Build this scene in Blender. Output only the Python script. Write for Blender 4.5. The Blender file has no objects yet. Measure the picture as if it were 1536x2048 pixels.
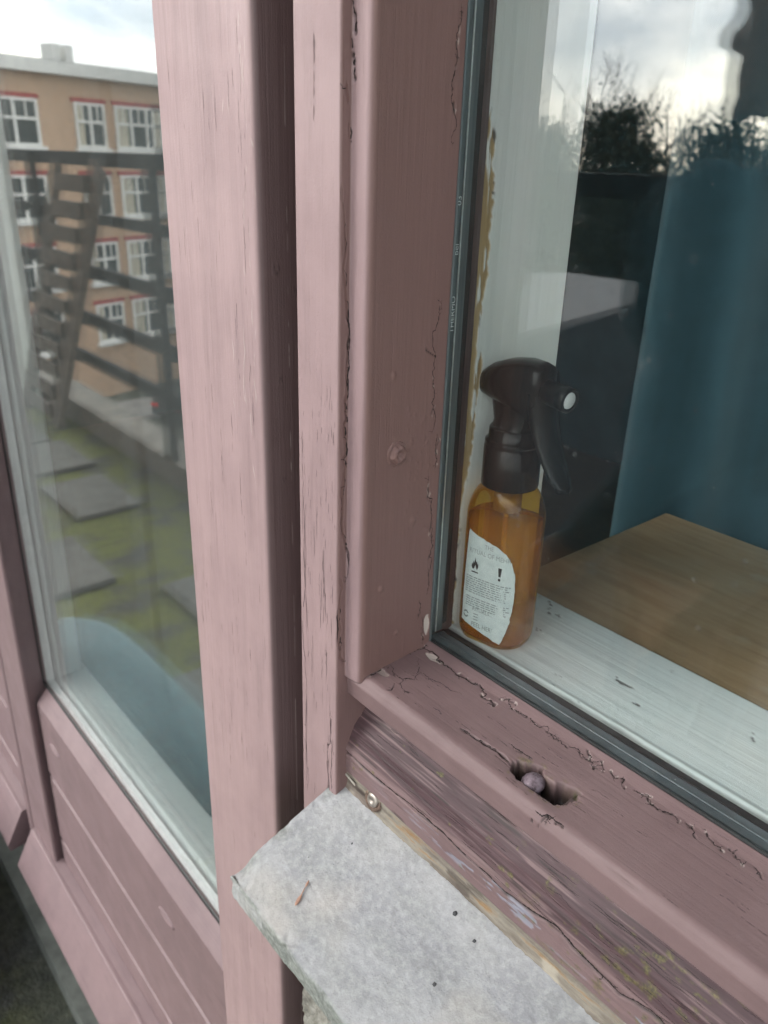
import bpy, bmesh, math, random
import numpy as np
from mathutils import Vector, Matrix

SC = bpy.context.scene
COL = SC.collection
rng = random.Random(7)

# ------------------------------------------------------------------ camera
cam_d = bpy.data.cameras.new('camera')
cam = bpy.data.objects.new('camera', cam_d)
COL.objects.link(cam)
right = Vector((0.6403, 0.7676, 0.0294)); down = Vector((0.3255, -0.2365, -0.9155)); fwd = Vector((-0.6957, 0.5957, -0.4013))
m3 = Matrix((right, -down, -fwd)).transposed()
cam.matrix_world = m3.to_4x4()
cam_d.sensor_fit = 'HORIZONTAL'; cam_d.sensor_width = 36.0
cam_d.lens = 36.0 * 1611.4 / 1536.0
cam_d.clip_start = 0.01; cam_d.clip_end = 600
cam_d.dof.use_dof = True
cam_d.dof.focus_distance = 0.43
cam_d.dof.aperture_fstop = 18.0
SC.camera = cam

# ------------------------------------------------------------------ world: overcast with broken cloud
world = bpy.data.worlds.new('World'); SC.world = world; world.use_nodes = True
SUN_EL, SUN_AZ = math.radians(33), math.radians(-126)      # direction to the sun: out from the facade and to its left
wn = world.node_tree; wn.nodes.clear()
def W(t, **k):
    n = wn.nodes.new(t)
    for a, b in k.items(): setattr(n, a, b)
    return n
wout = W('ShaderNodeOutputWorld'); add = W('ShaderNodeAddShader')
sky = W('ShaderNodeTexSky', sky_type='NISHITA', sun_disc=False, sun_elevation=SUN_EL, sun_rotation=math.radians(216))
bg1 = W('ShaderNodeBackground'); bg1.inputs[1].default_value = 0.05
bg2 = W('ShaderNodeBackground'); bg2.inputs[1].default_value = 1.0
tc = W('ShaderNodeTexCoord'); mp = W('ShaderNodeMapping'); mp.inputs['Scale'].default_value = (1.0, 1.0, 2.2)
mp.inputs['Location'].default_value = (0.9, 0.45, 0.2)
nz = W('ShaderNodeTexNoise'); nz.inputs['Scale'].default_value = 3.1; nz.inputs['Detail'].default_value = 7; nz.inputs['Roughness'].default_value = 0.56
nz.inputs['Distortion'].default_value = 0.35
rp = W('ShaderNodeValToRGB')
els = rp.color_ramp.elements
els[0].position = 0.36; els[0].color = (0.62, 0.70, 0.80, 1)
els[1].position = 0.66; els[1].color = (2.75, 2.55, 2.15, 1)
e = els.new(0.5); e.color = (1.25, 1.27, 1.27, 1)
wn.links.new(tc.outputs['Generated'], mp.inputs[0]); wn.links.new(mp.outputs[0], nz.inputs['Vector'])
wn.links.new(nz.outputs['Fac'], rp.inputs[0])
# thin cloud is brighter towards the hidden sun
dotn = W('ShaderNodeVectorMath', operation='DOT_PRODUCT'); wn.links.new(tc.outputs['Generated'], dotn.inputs[0])
dotn.inputs[1].default_value = (math.cos(.35) * math.cos(SUN_AZ), math.cos(.35) * math.sin(SUN_AZ), math.sin(.35))
mx0 = W('ShaderNodeMath', operation='MAXIMUM'); mx0.inputs[1].default_value = 0.0; wn.links.new(dotn.outputs['Value'], mx0.inputs[0])
pw = W('ShaderNodeMath', operation='POWER'); pw.inputs[1].default_value = 6.0; wn.links.new(mx0.outputs[0], pw.inputs[0])
ma = W('ShaderNodeMath', operation='MULTIPLY_ADD'); ma.inputs[1].default_value = 1.35; ma.inputs[2].default_value = 0.70; wn.links.new(pw.outputs[0], ma.inputs[0])
# an overcast sky is brighter overhead than at the horizon
sxyz = W('ShaderNodeSeparateXYZ'); wn.links.new(tc.outputs['Generated'], sxyz.inputs[0])
up = W('ShaderNodeMath', operation='MAXIMUM'); up.inputs[1].default_value = 0.0; wn.links.new(sxyz.outputs['Z'], up.inputs[0])
el = W('ShaderNodeMath', operation='MULTIPLY_ADD'); el.inputs[1].default_value = 0.6; el.inputs[2].default_value = 1.0; wn.links.new(up.outputs[0], el.inputs[0])
st = W('ShaderNodeMath', operation='MULTIPLY'); wn.links.new(ma.outputs[0], st.inputs[0]); wn.links.new(el.outputs[0], st.inputs[1])
wn.links.new(rp.outputs[0], bg2.inputs[0]); wn.links.new(st.outputs[0], bg2.inputs[1])
wn.links.new(sky.outputs[0], bg1.inputs[0])
wn.links.new(bg1.outputs[0], add.inputs[0]); wn.links.new(bg2.outputs[0], add.inputs[1]); wn.links.new(add.outputs[0], wout.inputs[0])

sun_d = bpy.data.lights.new('sun', 'SUN'); sun_d.energy = 0.6; sun_d.angle = math.radians(25); sun_d.color = (1.0, 0.95, 0.88)
sun = bpy.data.objects.new('sun', sun_d); COL.objects.link(sun)
to_sun = Vector((math.cos(SUN_EL) * math.cos(SUN_AZ), math.cos(SUN_EL) * math.sin(SUN_AZ), math.sin(SUN_EL)))
sun.rotation_euler = to_sun.to_track_quat('Z', 'Y').to_euler()

SC.view_settings.view_transform = 'Standard'; SC.view_settings.look = 'None'
SC.view_settings.gamma = 1.0; SC.view_settings.use_curve_mapping = False
SC.view_settings.exposure = 0.87
SC.cycles.max_bounces = 7; SC.cycles.transparent_max_bounces = 14; SC.cycles.transmission_bounces = 4
SC.cycles.diffuse_bounces = 2; SC.cycles.glossy_bounces = 3
SC.cycles.caustics_reflective = True; SC.cycles.caustics_refractive = True
SC.cycles.sample_clamp_indirect = 6.0
SC.cycles.use_denoising = True; SC.cycles.use_adaptive_sampling = True; SC.cycles.adaptive_threshold = 0.05

# ------------------------------------------------------------------ node material helpers
class NM:
    def __init__(s, name):
        s.m = bpy.data.materials.new(name); s.m.use_nodes = True
        s.t = s.m.node_tree; s.t.nodes.clear()
        s.out = s.t.nodes.new('ShaderNodeOutputMaterial')
        s.tc = s.t.nodes.new('ShaderNodeTexCoord')
        s.geo = None
    def n(s, typ, ins=None, **k):
        q = s.t.nodes.new(typ)
        for a, b in k.items(): setattr(q, a, b)
        for a, b in (ins or {}).items(): s.set(q.inputs[a], b)
        return q
    def set(s, sock, v):
        if hasattr(v, 'is_output'): s.t.links.new(v, sock)
        elif hasattr(v, 'outputs'): s.t.links.new(v.outputs[0], sock)
        else:
            if isinstance(v, (tuple, list)) and len(v) == 3 and sock.type == 'RGBA': v = (*v, 1)
            sock.default_value = v
    def obj(s, scale=(1, 1, 1), loc=(0, 0, 0), src='Object'):
        return s.n('ShaderNodeMapping', {'Vector': s.tc.outputs[src], 'Scale': scale, 'Location': loc}).outputs[0]
    def noise(s, vec, scale=5, detail=4, rough=.55, dist=0.):
        return s.n('ShaderNodeTexNoise', {'Vector': vec, 'Scale': scale, 'Detail': detail, 'Roughness': rough, 'Distortion': dist}).outputs['Fac']
    def vor(s, vec, scale=5, feature='F1', out='Distance', rand=1.):
        return s.n('ShaderNodeTexVoronoi', {'Vector': vec, 'Scale': scale, 'Randomness': rand}, feature=feature).outputs[out]
    def ramp(s, f, stops):
        q = s.n('ShaderNodeValToRGB', {0: f}); el = q.color_ramp.elements
        while len(el) > 1: el.remove(el[-1])
        for i, (p, c) in enumerate(stops):
            if not isinstance(c, (tuple, list)): c = (c, c, c)
            x = el[0] if i == 0 else el.new(p)
            x.position = p; x.color = (*c, 1)
        return q.outputs[0]
    def math(s, op, a, b=0.0, clamp=False):
        q = s.n('ShaderNodeMath', {0: a, 1: b}, operation=op); q.use_clamp = clamp
        return q.outputs[0]
    def mix(s, f, a, b, mode='MIX'):
        q = s.n('ShaderNodeMix', data_type='RGBA', blend_type=mode)
        s.set(q.inputs[0], f); s.set(q.inputs[6], a); s.set(q.inputs[7], b)
        return q.outputs[2]
    def attr(s, name):
        return s.n('ShaderNodeAttribute', attribute_name=name).outputs['Fac']
    def bump(s, h, strength=.3, dist=.001, normal=None):
        ins = {'Height': h, 'Strength': strength, 'Distance': dist}
        if normal is not None: ins['Normal'] = normal
        return s.n('ShaderNodeBump', ins).outputs[0]
    def bsdf(s, color, rough=.5, normal=None, **kw):
        ins = {'Base Color': color, 'Roughness': rough}
        if normal is not None: ins['Normal'] = normal
        for a, b in kw.items(): ins[a.replace('_', ' ')] = b
        return s.n('ShaderNodeBsdfPrincipled', ins)
    def done(s, sh):
        s.set(s.out.inputs[0], sh); return s.m

def simple(name, color, rough=.6, var=.15, scale=30, bump=.2, bdist=.001, **kw):
    q = NM(name); v = q.obj()
    f = q.noise(v, scale, 5)
    dark = tuple(c * (1 - var) for c in color); lite = tuple(min(1, c * (1 + var)) for c in color)
    c = q.ramp(f, [(.3, dark), (.7, lite)])
    return q.done(q.bsdf(c, rough, q.bump(q.noise(v, scale * 6, 4), bump, bdist), **kw))

def paint(name, axis, base=(.300, .206, .211), crackle=.5, chalk=.25, tint2=(.240, .162, .168), side_shade=(.190, .110, .099)):
    """old mauve gloss paint on softwood; axis = grain direction"""
    q = NM(name)
    lo, hi = 9., 420.
    sc = {'x': (lo, hi, hi), 'z': (hi, hi, lo)}[axis]
    sc2 = {'x': (3., 60., 60.), 'z': (60., 60., 3.)}[axis]
    o = q.obj()
    blot = q.noise(o, 14, 5, .6)
    c = q.ramp(blot, [(.3, tint2), (.62, base)])
    streak = q.noise(q.obj(sc2), 1., 4, .6)
    c = q.mix(q.ramp(streak, [(.35, 0.), (.75, chalk)]), c, tuple(min(1, b * 1.28) for b in base))
    grain = q.noise(q.obj(sc), 1., 5, .65)
    fine = q.noise(o, 900, 3)
    # hairline splits along the grain, in weathered patches
    patch = q.ramp(q.noise(q.obj((1, 1, 1), (3, 1, 7)), 22, 3), [(.5, 0.), (.66, 1.)])
    hair = q.ramp(grain, [(.325, 1.), (.375, 0.)])
    hairm = q.math('MULTIPLY', q.math('MULTIPLY', hair, patch), crackle)
    c = q.mix(hairm, c, (.045, .03, .033))
    grime = q.ramp(q.noise(q.obj({'x': (12, 90, 90), 'z': (90, 90, 9)}[axis], (1, 4, 2)), 1., 5, .7), [(.52, 0.), (.74, .32)])
    c = q.mix(grime, c, tuple(a * .55 for a in tint2))
    dirt = q.ramp(q.vor(o, 260), [(.02, .55), (.10, 0.)])
    dirt = q.math('MULTIPLY', dirt, q.ramp(q.noise(o, 50, 2), [(.58, 0.), (.64, 1.)]))
    c = q.mix(dirt, c, (.06, .04, .04))
    c = q.mix(q.attr('side_shade'), c, side_shade)                   # window-side faces painted darker, their shade put into the colour
    # weathering carried by the surface itself
    c = q.mix(q.attr('wood'), c, q.ramp(grain, [(.3, (.030, .014, .017)), (.7, (.078, .038, .045))]))
    c = q.mix(q.attr('moss'), c, q.ramp(fine, [(.35, (.035, .04, .010)), (.65, (.16, .15, .03))]))
    c = q.mix(q.attr('pale'), c, (.62, .56, .50))
    c = q.mix(q.attr('blue'), c, (.29, .34, .42))
    c = q.mix(q.attr('bare'), c, (.022, .014, .013))
    h = q.math('ADD', q.math('MULTIPLY', grain, .6), q.math('MULTIPLY', fine, .25))
    h = q.math('SUBTRACT', h, q.math('MULTIPLY', hairm, .8))
    nrm = q.bump(h, .6, .0008)
    rough = q.ramp(blot, [(.3, .66), (.7, .50)])
    return q.done(q.bsdf(c, rough, nrm))

M = {}
M['paint_z'] = paint('mauve_paint_upright', 'z', crackle=.25)
M['paint_post'] = paint('mauve_paint_post', 'z', base=(.335, .236, .238), tint2=(.275, .190, .194), crackle=.4, chalk=.5, side_shade=(.125, .082, .082))
M['paint_strip'] = paint('mauve_paint_jamb', 'z', base=(.315, .220, .222), tint2=(.257, .176, .180), crackle=.45, chalk=.35)
M['paint_x'] = paint('mauve_paint_rail', 'x', base=(.180, .118, .119), tint2=(.138, .087, .089), crackle=.4)
M['paint_door'] = paint('mauve_paint_door', 'x', base=(.185, .125, .131), tint2=(.155, .104, .110), crackle=.05, chalk=.1)
M['paint_doorz'] = paint('mauve_paint_door_stile', 'z', base=(.185, .125, .131), tint2=(.155, .104, .110), crackle=.05, chalk=.1)

def glass_mat(name, tint, dirt, film):
    q = NM(name)
    g = q.n('ShaderNodeNewGeometry')
    dt = q.n('ShaderNodeVectorMath', {0: g.outputs['Normal'], 1: g.outputs['Incoming']}, operation='DOT_PRODUCT').outputs['Value']
    cosv = q.math('ABSOLUTE', dt)
    f = q.math('ADD', q.math('MULTIPLY', q.math('POWER', q.math('SUBTRACT', 1.0, cosv, True), 5.0), .957), .043)
    tr = q.n('ShaderNodeBsdfTransparent', {0: tint}); gl = q.n('ShaderNodeBsdfGlossy', {'Color': (1, 1, 1), 'Roughness': 0.0})
    s1 = q.n('ShaderNodeMixShader', {0: f, 1: tr.outputs[0], 2: gl.outputs[0]}).outputs[0]
    if dirt > 0:
        o = q.obj()
        d = q.vor(o, 95)                                   # dried rain spots: small rings
        ring = q.ramp(d, [(.10, 0.), (.135, .12), (.17, 0.)])
        keep = q.ramp(q.noise(o, 48, 2), [(.55, 0.), (.63, 1.)])
        speck = q.ramp(q.vor(q.obj((1, 1, 1), (4, 2, 1)), 210), [(.045, 1.), (.075, 0.)])
        keep2 = q.ramp(q.noise(q.obj((1, 1, 1), (9, 2, 1)), 70, 2), [(.58, 0.), (.66, .7)])
        smear = q.ramp(q.noise(q.obj((14, 14, 3)), 1, 3), [(.5, 0.), (.8, .008)])
        fac = q.math('ADD', q.math('ADD', q.math('MULTIPLY', ring, keep), q.math('MULTIPLY', speck, keep2)), q.math('ADD', smear, film))
        fac = q.math('MULTIPLY', fac, dirt, True)
        df = q.n('ShaderNodeBsdfDiffuse', {0: (.7, .74, .72)})
        s1 = q.n('ShaderNodeMixShader', {0: fac, 1: s1, 2: df.outputs[0]}).outputs[0]
    return q.done(s1)
M['glass_out'] = glass_mat('weathered_glass', (.985, .995, .990), .55, .003)
M['glass_door'] = glass_mat('dusty_door_glass', (.985, .995, .990), .6, .035)
M['glass_in'] = glass_mat('clear_glass', (.985, .995, .990), 0, 0)

# ------------------------------------------------------------------ numpy relief helpers
def _hash(i, j, k, seed):
    n = (i * 374761393 + j * 668265263 + k * 2147483647 + seed * 144665) & 0xFFFFFFFF
    n = ((n ^ (n >> 13)) * 1274126177) & 0xFFFFFFFF
    return ((n ^ (n >> 16)) & 0xFFFF) / 65535.0
def vnoise(P, seed=0):
    P = np.asarray(P, float); I = np.floor(P).astype(np.int64); F = P - I; F = F * F * (3 - 2 * F)
    r = 0
    for a in (0, 1):
        for b in (0, 1):
            for c in (0, 1):
                w = (F[..., 0] if a else 1 - F[..., 0]) * (F[..., 1] if b else 1 - F[..., 1]) * (F[..., 2] if c else 1 - F[..., 2])
                r = r + w * _hash(I[..., 0] + a, I[..., 1] + b, I[..., 2] + c, seed)
    return r
def fbm(P, sc, seed=0, oct=4, gain=.5):
    P = np.asarray(P) * np.asarray(sc, float); r = 0; amp = 1; tot = 0
    for o in range(oct):
        r = r + amp * vnoise(P * 2 ** o, seed + o); tot += amp; amp *= gain
    return r / tot
def smooth(a, b, x):
    t = np.clip((x - a) / (b - a), 0, 1); return t * t * (3 - 2 * t)
def rough_line(pts, n=2, amp=.22, seed=1):
    """wander a polyline (tenths of a millimetre) by midpoint displacement"""
    r = random.Random(seed); L = [np.array(p, float) * 1e-4 for p in pts]
    for _ in range(n):
        out = [L[0]]
        for a, b in zip(L, L[1:]):
            d = np.linalg.norm(b - a)
            out += [(a + b) / 2 + np.array([r.gauss(0, 1) for _ in range(3)]) * d * amp, b]
        L = out
    return np.array(L)
def near_line(P, L, reach=.004):
    """the points of P (..,3) close to the polyline L: their index, distance and share along it"""
    lo = L.min(0) - reach; hi = L.max(0) + reach
    ok = np.ones(P.shape[:-1], bool)
    for k in range(3): ok &= (P[..., k] > lo[k]) & (P[..., k] < hi[k])
    idx = np.nonzero(ok); Q = P[idx]; n = len(L) - 1
    bd = np.full(len(Q), 1.0); bt = np.zeros(len(Q))
    for i in range(n):
        a, b = L[i], L[i + 1]; ab = b - a; q = max(ab @ ab, 1e-12)
        t = np.clip((Q - a) @ ab / q, 0, 1); e = np.linalg.norm(Q - a - t[:, None] * ab, axis=1)
        k = e < bd; bd = np.where(k, e, bd); bt = np.where(k, (i + t) / n, bt)
    return idx, bd, bt, Q
def carve(P, lines, h, bare, width=.0005, depth=.0012, seed=0, amp=.2, lip=.00015, pale=None, taper=True):
    for i, pl in enumerate(lines):
        L = rough_line(pl, 2, amp, seed + i); idx, d, t, Q = near_line(P, L)
        if len(d) == 0: continue
        w = width * (1 + .45 * np.sin(t * 23 + i) * np.sin(t * 9.1 + 2 * i))
        if taper: w = w * np.clip(np.minimum(t, 1 - t) * 6 + .35, 0, 1)
        w = np.maximum(w, 1e-5); g = np.exp(-(d / w) ** 2)
        h[idx] -= depth * g - lip * np.exp(-((d - 2.4 * w) / (1.2 * w)) ** 2)
        bare[idx] = np.maximum(bare[idx], np.clip(g * 1.35 - .2, 0, 1))
        if pale is not None:
            pale[idx] = np.maximum(pale[idx], .42 * np.exp(-((d - 1.7 * w) / (.7 * w)) ** 2) * smooth(.6, .72, fbm(Q, 420, 5 + i, 2)))

# ------------------------------------------------------------------ object helpers
def mesh_obj(name, verts, faces, mat, parent=None, smooth_sh=False, attrs=None):
    me = bpy.data.meshes.new(name)
    me.from_pydata([tuple(v) for v in verts] if not isinstance(verts, np.ndarray) else verts.tolist(), [], faces if isinstance(faces, list) else faces.tolist())
    for k, a in (attrs or {}).items():
        at = me.attributes.new(k, 'FLOAT', 'POINT'); at.data.foreach_set('value', np.asarray(a, np.float32).ravel())
    if smooth_sh: me.polygons.foreach_set('use_smooth', [True] * len(me.polygons))
    if mat is not None: me.materials.append(mat)
    me.update()
    o = bpy.data.objects.new(name, me); COL.objects.link(o)
    if parent is not None: o.parent = parent
    return o
def bm_obj(name, bm, mat, parent=None, smooth_sh=False):
    me = bpy.data.meshes.new(name); bmesh.ops.recalc_face_normals(bm, faces=bm.faces); bm.to_mesh(me); bm.free()
    if smooth_sh: me.polygons.foreach_set('use_smooth', [True] * len(me.polygons))
    if mat is not None: me.materials.append(mat)
    o = bpy.data.objects.new(name, me); COL.objects.link(o)
    if parent is not None: o.parent = parent
    return o
def thing(name, label, cat, loc=(0, 0, 0), group=None):
    o = bpy.data.objects.new(name, None); COL.objects.link(o); o.empty_display_size = .05
    o.location = loc; o['label'] = label; o['category'] = cat
    if group: o['group'] = group
    bpy.context.view_layer.update()
    return o
def tag(o, label, cat, group=None):
    o['label'] = label; o['category'] = cat
    if group: o['group'] = group
    return o
def keep(o, parent):
    """parent o without moving it"""
    o.parent = parent; o.matrix_parent_inverse = Matrix.Translation(-Vector(parent.location)); return o
def structure(o): o['kind'] = 'structure'; return o
def box_bm(x0, x1, y0, y1, z0, z1, bev=0., seg=2, bm=None):
    new = bm is None
    b = bmesh.new()
    bmesh.ops.create_cube(b, size=1)
    for v in b.verts: v.co = Vector(((x0 + x1) / 2 + v.co.x * (x1 - x0), (y0 + y1) / 2 + v.co.y * (y1 - y0), (z0 + z1) / 2 + v.co.z * (z1 - z0)))
    if bev: bmesh.ops.bevel(b, geom=list(b.edges), offset=bev, segments=seg, affect='EDGES', profile=.5)
    if new: return b
    me = bpy.data.meshes.new('t'); b.to_mesh(me); b.free(); bm.from_mesh(me); bpy.data.meshes.remove(me); return bm
def box(name, x0, x1, y0, y1, z0, z1, mat, parent=None, bev=0., seg=2):
    o = bm_obj(name, box_bm(x0, x1, y0, y1, z0, z1, bev, seg), mat)
    if parent is not None: keep(o, parent)
    return o
def prism(name, poly, a0, a1, axis, mat, parent=None, bev=0.):
    """poly of 2-d points swept along axis 'x' (y,z) / 'z' (x,y) / 'y' (x,z)"""
    b = bmesh.new()
    f = {'x': lambda p, a: (a, p[0], p[1]), 'z': lambda p, a: (p[0], p[1], a), 'y': lambda p, a: (p[0], a, p[1])}[axis]
    A = [b.verts.new(f(p, a0)) for p in poly]; B = [b.verts.new(f(p, a1)) for p in poly]
    b.faces.new(A); b.faces.new(B[::-1]); n = len(poly)
    for i in range(n): b.faces.new((A[i], B[i], B[(i + 1) % n], A[(i + 1) % n]))
    bmesh.ops.recalc_face_normals(b, faces=b.faces)
    if bev: bmesh.ops.bevel(b, geom=list(b.edges), offset=bev, segments=2, affect='EDGES', profile=.5)
    o = bm_obj(name, b, mat)
    if parent is not None: keep(o, parent)
    return o
def fillet(pts, closed=False):
    """pts: (x, y, r) -> polyline with rounded corners"""
    out = []; n = len(pts)
    for i, (x, y, r) in enumerate(pts):
        if r <= 0 or (not closed and i in (0, n - 1)): out.append((x, y)); continue
        p = np.array((x, y)); a = np.array(pts[i - 1][:2]) - p; b = np.array(pts[(i + 1) % n][:2]) - p
        la, lb = np.linalg.norm(a), np.linalg.norm(b); a /= la; b /= lb
        half = math.acos(np.clip(a @ b, -1, 1)) / 2
        t = min(r / math.tan(half), la * .49, lb * .49); rr = t * math.tan(half)
        c = p + (a + b) / np.linalg.norm(a + b) * rr / math.sin(half)
        s, e_ = p + a * t, p + b * t; v0 = s - c; v1 = e_ - c
        ang = math.acos(np.clip(v0 @ v1 / (rr * rr), -1, 1)); cr = v0[0] * v1[1] - v0[1] * v1[0]
        k = max(4, int(ang / .16))
        for j in range(k + 1):
            q = ang * j / k * (1 if cr > 0 else -1); cs, sn = math.cos(q), math.sin(q)
            out.append(tuple(c + np.array((v0[0] * cs - v0[1] * sn, v0[0] * sn + v0[1] * cs))))
    return out
def resample(poly, ds):
    P = np.array(poly); seg = np.linalg.norm(np.diff(P, axis=0), axis=1); s = np.concatenate([[0], np.cumsum(seg)])
    n = max(2, int(s[-1] / ds)); t = np.linspace(0, s[-1], n + 1)
    return np.stack([np.interp(t, s, P[:, 0]), np.interp(t, s, P[:, 1])], 1)
def sweep(name, front, back, a_vals, axis, mat, parent=None, ds=.0006, relief=None, flip=False):
    """a solid whose profile is a finely sampled front polyline closed by a plain back one, swept along an axis.
    relief(P, N) gives the height along the normal and the wear attributes of every front point"""
    F = resample(front, ds); nf = len(F)
    T = np.gradient(F, axis=0); T /= np.linalg.norm(T, axis=1)[:, None]
    N2 = np.stack([T[:, 1], -T[:, 0]], 1) * (-1 if flip else 1)
    B = np.array(back, float).reshape(-1, 2); prof = np.concatenate([F, B]); n = len(prof)
    A = np.asarray(a_vals, float); na = len(A)
    def emb(p2, a):
        s = np.broadcast_to(p2[None], (na, *p2.shape)); aa = np.broadcast_to(a[:, None], s.shape[:2])
        return np.stack([aa, s[..., 0], s[..., 1]], -1) if axis == 'x' else np.stack([s[..., 0], s[..., 1], aa], -1)
    P = emb(prof, A); at = {}
    if relief is not None:
        Nn = emb(N2, A * 0); PF = P[:, :nf].copy()
        h, at0 = relief(PF, Nn)
        P[:, :nf] = PF + Nn * h[..., None]
        for k, v in at0.items():
            full = np.zeros((na, n)); full[:, :nf] = v; at[k] = full
    idx = np.arange(na * n).reshape(na, n)
    a = idx[:-1]; b = idx[1:]; r = lambda m: np.roll(m, -1, axis=1)
    Q = np.stack([a, b, r(b), r(a)], -1).reshape(-1, 4)
    if flip: Q = Q[:, ::-1]
    faces = Q.tolist() + [idx[0].tolist(), idx[-1][::-1].tolist()]
    o = mesh_obj(name, P.reshape(-1, 3), faces, mat, None, True, at)
    me = o.data; me.polygons[len(Q)].use_smooth = False; me.polygons[len(Q) + 1].use_smooth = False
    bm = bmesh.new(); bm.from_mesh(me); bmesh.ops.recalc_face_normals(bm, faces=bm.faces); bm.to_mesh(me); bm.free()
    if parent is not None: keep(o, parent)
    return o
def lathe(bm, prof, M4=Matrix(), seg=32, cap=True):
    rings = []
    for r, z in prof:
        rings.append([bm.verts.new(M4 @ Vector((r * math.cos(2 * math.pi * i / seg), r * math.sin(2 * math.pi * i / seg), z))) for i in range(seg)])
    for a, b in zip(rings, rings[1:]):
        for i in range(seg): bm.faces.new((a[i], a[(i + 1) % seg], b[(i + 1) % seg], b[i]))
    if cap: bm.faces.new(rings[0][::-1]); bm.faces.new(rings[-1])
def zeros(P): return np.zeros(P.shape[:-1])

from mathutils.bvhtree import BVHTree
M['crack'] = simple('crack_dirt', (.016, .011, .010), .95, .3, 200)
def crack_part(name, host, lines, width, seed, amp=.16, levels=4, branch=.25, mat=None, lift=.00012):
    """jagged open cracks: thin dark slivers that follow the relief of the host surface (lines in tenths of a millimetre)"""
    dg = bpy.context.evaluated_depsgraph_get(); tree = BVHTree.FromObject(host, dg); Mi = host.matrix_world; r = random.Random(seed)
    V = []; F = []
    def ribbon(L, w):
        pts = []
        for p in L:
            q_, n_, i_, d_ = tree.find_nearest(Vector(p))
            if q_ is not None and d_ < .004: pts.append((q_, n_))
        if len(pts) < 3: return
        i0 = len(V); n = len(pts)
        for k, (p, nn) in enumerate(pts):
            t = pts[min(k + 1, n - 1)][0] - pts[max(k - 1, 0)][0]
            if t.length < 1e-7: t = Vector((0, 0, 1))
            s = nn.cross(t.normalized()); e = min(k, n - 1 - k) / n * 2
            ww = w * (.35 + .65 * min(1, e * 3)) * r.uniform(.45, 1.4)
            V.extend([tuple(p + nn * lift + s * ww * .5), tuple(p + nn * lift - s * ww * .5)])
        for k in range(n - 1): F.append([i0 + 2 * k, i0 + 2 * k + 1, i0 + 2 * k + 3, i0 + 2 * k + 2])
    for j, pl in enumerate(lines):
        L = rough_line(pl, levels, amp, seed * 50 + j); ribbon(L, width)
        for k in range(1, len(L) - 1):
            if r.random() < branch * .12:
                d = L[k] - L[k - 1]; ln = np.linalg.norm(d)
                if ln < 1e-6: continue
                o_ = np.array([r.gauss(0, 1) for _ in range(3)]); o_ -= d * (o_ @ d) / (d @ d); o_ /= np.linalg.norm(o_)
                e_ = L[k] + o_ * r.uniform(.001, .0035) + d / ln * r.uniform(-.002, .002)
                ribbon(rough_line([L[k] * 1e4, e_ * 1e4], 3, .15, r.randint(0, 9999)), width * .55)
    o = mesh_obj(name, V, F, mat or M['crack']); o['kind'] = 'stuff'
    return keep(o, host.parent) if host.parent is not None else keep(o, host)
# ================================================================== THE WINDOW
CR_STEP=[[(-3141,2428,608),(-3136,2437,555),(-3134,2440,485)],[(-3143,2425,468),(-3136,2436,392),(-3135,2439,314)],[(-3152,2410,290),(-3149,2415,233)],[(-3146,2420,129),(-3140,2429,64)],[(-3162,2393,-136),(-3154,2407,-331),(-3149,2415,-628),(-3149,2416,-628),(-3146,2420,-705),(-3139,2431,-767),(-3141,2429,-902),(-3144,2423,-1005),(-3142,2426,-1102),(-3150,2413,-1128),(-3149,2415,-1182),(-3143,2425,-1219),(-3151,2412,-1255),(-3147,2418,-1347),(-3144,2423,-1413),(-3152,2409,-1441),(-3146,2420,-1489),(-3150,2413,-1585),(-3155,2405,-1653),(-3152,2410,-1733),(-3156,2403,-1803),(-3146,2419,-1906),(-3137,2435,-1980),(-3135,2438,-2043),(-3138,2434,-2139),(-3148,2417,-2171)],[(-3157,2401,-2159),(-3159,2398,-2279),(-3163,2392,-2390),(-3160,2397,-2504),(-3158,2400,-2618),(-3165,2388,-2395),(-3160,2397,-2482),(-3158,2400,-2668),(-3143,2425,-2716)]]
CR_REV=[[(-3020,2925,-650),(-3020,2914,-744),(-3020,2905,-937),(-3020,2898,-1091),(-3020,2908,-1223),(-3020,2905,-1357)],[(-3020,2951,-1376),(-3020,2953,-1485),(-3020,2952,-1566)],[(-3020,2903,-1606),(-3020,2905,-1729),(-3020,2937,-1811),(-3020,2946,-1931),(-3020,2946,-2118),(-3020,2949,-2254),(-3020,2943,-2368)],[(-3020,2884,-2389),(-3020,2898,-2447),(-3020,2881,-2513)],[(-3020,2913,-2516),(-3020,2922,-2648),(-3020,2932,-2717)],[(-3020,2946,642),(-3020,2938,556),(-3020,2929,486),(-3020,2932,399),(-3020,2918,297),(-3020,2939,219),(-3020,2938,63)]]
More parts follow.
